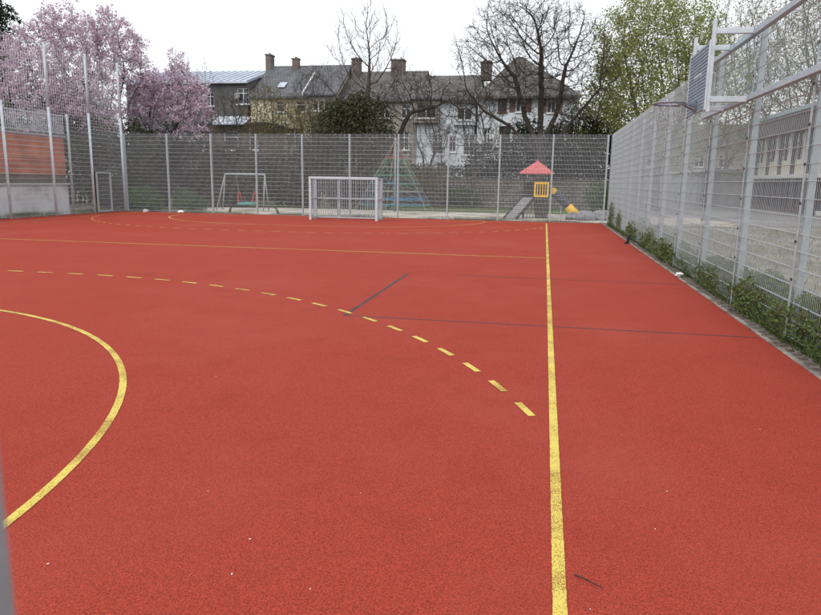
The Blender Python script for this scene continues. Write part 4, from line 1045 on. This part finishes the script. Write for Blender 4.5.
# grass tufts and weeds along the right kerb and far fence: nobody could count the blades
rg=np.random.default_rng(9)
def blades(name,n,xf,yf,h,label):
    x=xf(n); y=yf(n); a=rg.random(n)*6.283; hh=h*(.4+rg.random(n)); lean=rg.normal(size=(n,2))*.35*hh[:,None]
    w_=.004+.003*rg.random(n)
    V=np.zeros((n,3,3)); V[:,0]=np.stack([x-w_*np.cos(a),y-w_*np.sin(a),np.full(n,-.04)],1); V[:,1]=np.stack([x+w_*np.cos(a),y+w_*np.sin(a),np.full(n,-.04)],1); V[:,2]=np.stack([x+lean[:,0],y+lean[:,1],hh],1)
    o=link(bpy.data.objects.new(name,np_mesh(name,V.reshape(-1,3),np.arange(3*n).reshape(-1,3),M['leaf_grass']))); return tag(o,label,'grass',kind='stuff')
cl=rg.uniform(4,32,60)
blades('fence_grass',14000,lambda n: FX-.06+np.abs(rg.normal(size=n))*.2,lambda n: cl[rg.integers(0,60,n)]+rg.normal(size=n)*.28,.16,'grass and weeds growing along the foot of the right fence')
cl2=rg.uniform(-21,2,40)
blades('far_fence_grass',9000,lambda n: cl2[rg.integers(0,40,n)]+rg.normal(size=n)*.35,lambda n: FY+.12+np.abs(rg.normal(size=n))*.15,.14,'grass tufts along the foot of the far fence')
cl3=rg.uniform(19,33,24)
blades('left_fence_grass',8000,lambda n: LX-.25-np.abs(rg.normal(size=n))*.3,lambda n: cl3[rg.integers(0,24,n)]+rg.normal(size=n)*.3,.2,'grass and weeds along the foot of the left fence')
blades('worn_lawn_grass',9000,lambda n: rg.uniform(3.4,10,n),lambda n: 4+30*rg.random(n)**1.3,.09,'thin grass on the worn lawn beyond the right fence')

n=900; yy_=rg.uniform(3,31,n); xx_=KX+.02+np.abs(rg.normal(size=n))*.13-(rg.random(n)<.25)*np.abs(rg.normal(size=n))*.15
lv,lf=leaves(rg,np.stack([xx_,yy_,np.full(n,.022)],1),.03,.6,.6,4.0)
M['litter_leaf']=leafmat('dry_leaf',[(.10,.06,.03),(.18,.12,.06),(.07,.045,.03),(.24,.18,.11)],.1)
tag(link(bpy.data.objects.new('leaf_litter',np_mesh('leaf_litter',lv,lf,M['litter_leaf']))),'dry brown leaf litter strewn along the kerb of the right fence','leaves',kind='stuff')
# ------------------------------------------------------------------ small things on the court
tw=empty('twig',(.285,2.94,.008),'thin dark twig lying on the court beside the yellow sideline','twig')
MB().tube([(-.062,.045,.0),(-.02,.018,.004),(.02,-.012,.002),(.062,-.042,.003)],[.0034,.0032,.0028,.002],5).build('stem',M['twig'],tw)
MB().tube([(.0,.0,.003),(.022,.008,.009)],[.0018,.001],4).build('side_shoot',M['twig'],tw)
def crumple(name,loc,s,label,cat,m,seed):
    rg=random.Random(seed); mb=MB(); n,mm=8,5
    for j in range(mm+1):
        th=PI*j/mm
        for i in range(n):
            a=2*PI*i/n; r=s*(1+rg.uniform(-.4,.35)); mb.v.append((r*1.4*math.sin(th)*math.cos(a),r*math.sin(th)*math.sin(a),max(0,r*.6*math.cos(th)+s*.45)))
    for j in range(mm):
        for i in range(n): a=j*n+i; b=j*n+(i+1)%n; mb.f.append((a,a+n,b+n,b))
    o=mb.build(name,m,None,False,loc); return tag(o,label,cat)
crumple('paper_scrap',(2.72,14.2,.02),.075,'crumpled white paper on the kerb by the right fence','litter',M['litter'],1)
crumple('paper_scrap',(-20.6,32.75,0),.13,'flat white scrap at the far left corner of the court','litter',M['litter'],2)
crumple('paper_scrap',(-18.5,32.7,0),.13,'round white scrap before the far fence near the left corner','litter',M['litter'],3)
wd=empty('black_wedge',(2.56,21.9,0),'small black wedge standing at the court edge by the right fence','wedge')
MB().prism([(-.09,-.03,0),(.07,-.03,0),(.08,-.03,.05),(.10,-.03,.27),(.05,-.03,.28),(.0,-.03,.08)],(0,.09,0)).build('body',M['black_play'],wd)
pet=MB().poly([(-.007,0,.001),(0,-.004,.003),(.007,0,.002),(0,.004,.004)]).mesh('petal',M['litter'])
rg2=random.Random(21)
spots=[(667,492),(208,492),(232,575),(361,494),(723,480),(216,377),(700,450),(590,610),(620,330),(90,450),(655,530),(310,590),(430,520),(760,430),(250,540),(48,565)]
for px,py in spots:
    d=rv*(px-410.5)-uv*(py-307.5)+fw*F_PX; t=-CAM_H/d.z
    o=inst(pet,'petal',None,(d.x*t,d.y*t,.004),rg2.uniform(0,6)); s=rg2.uniform(.6,1.1); o.scale=(s,s,s)
    tag(o,'tiny white petal lying on the red court surface','petal','petals scattered on the court')
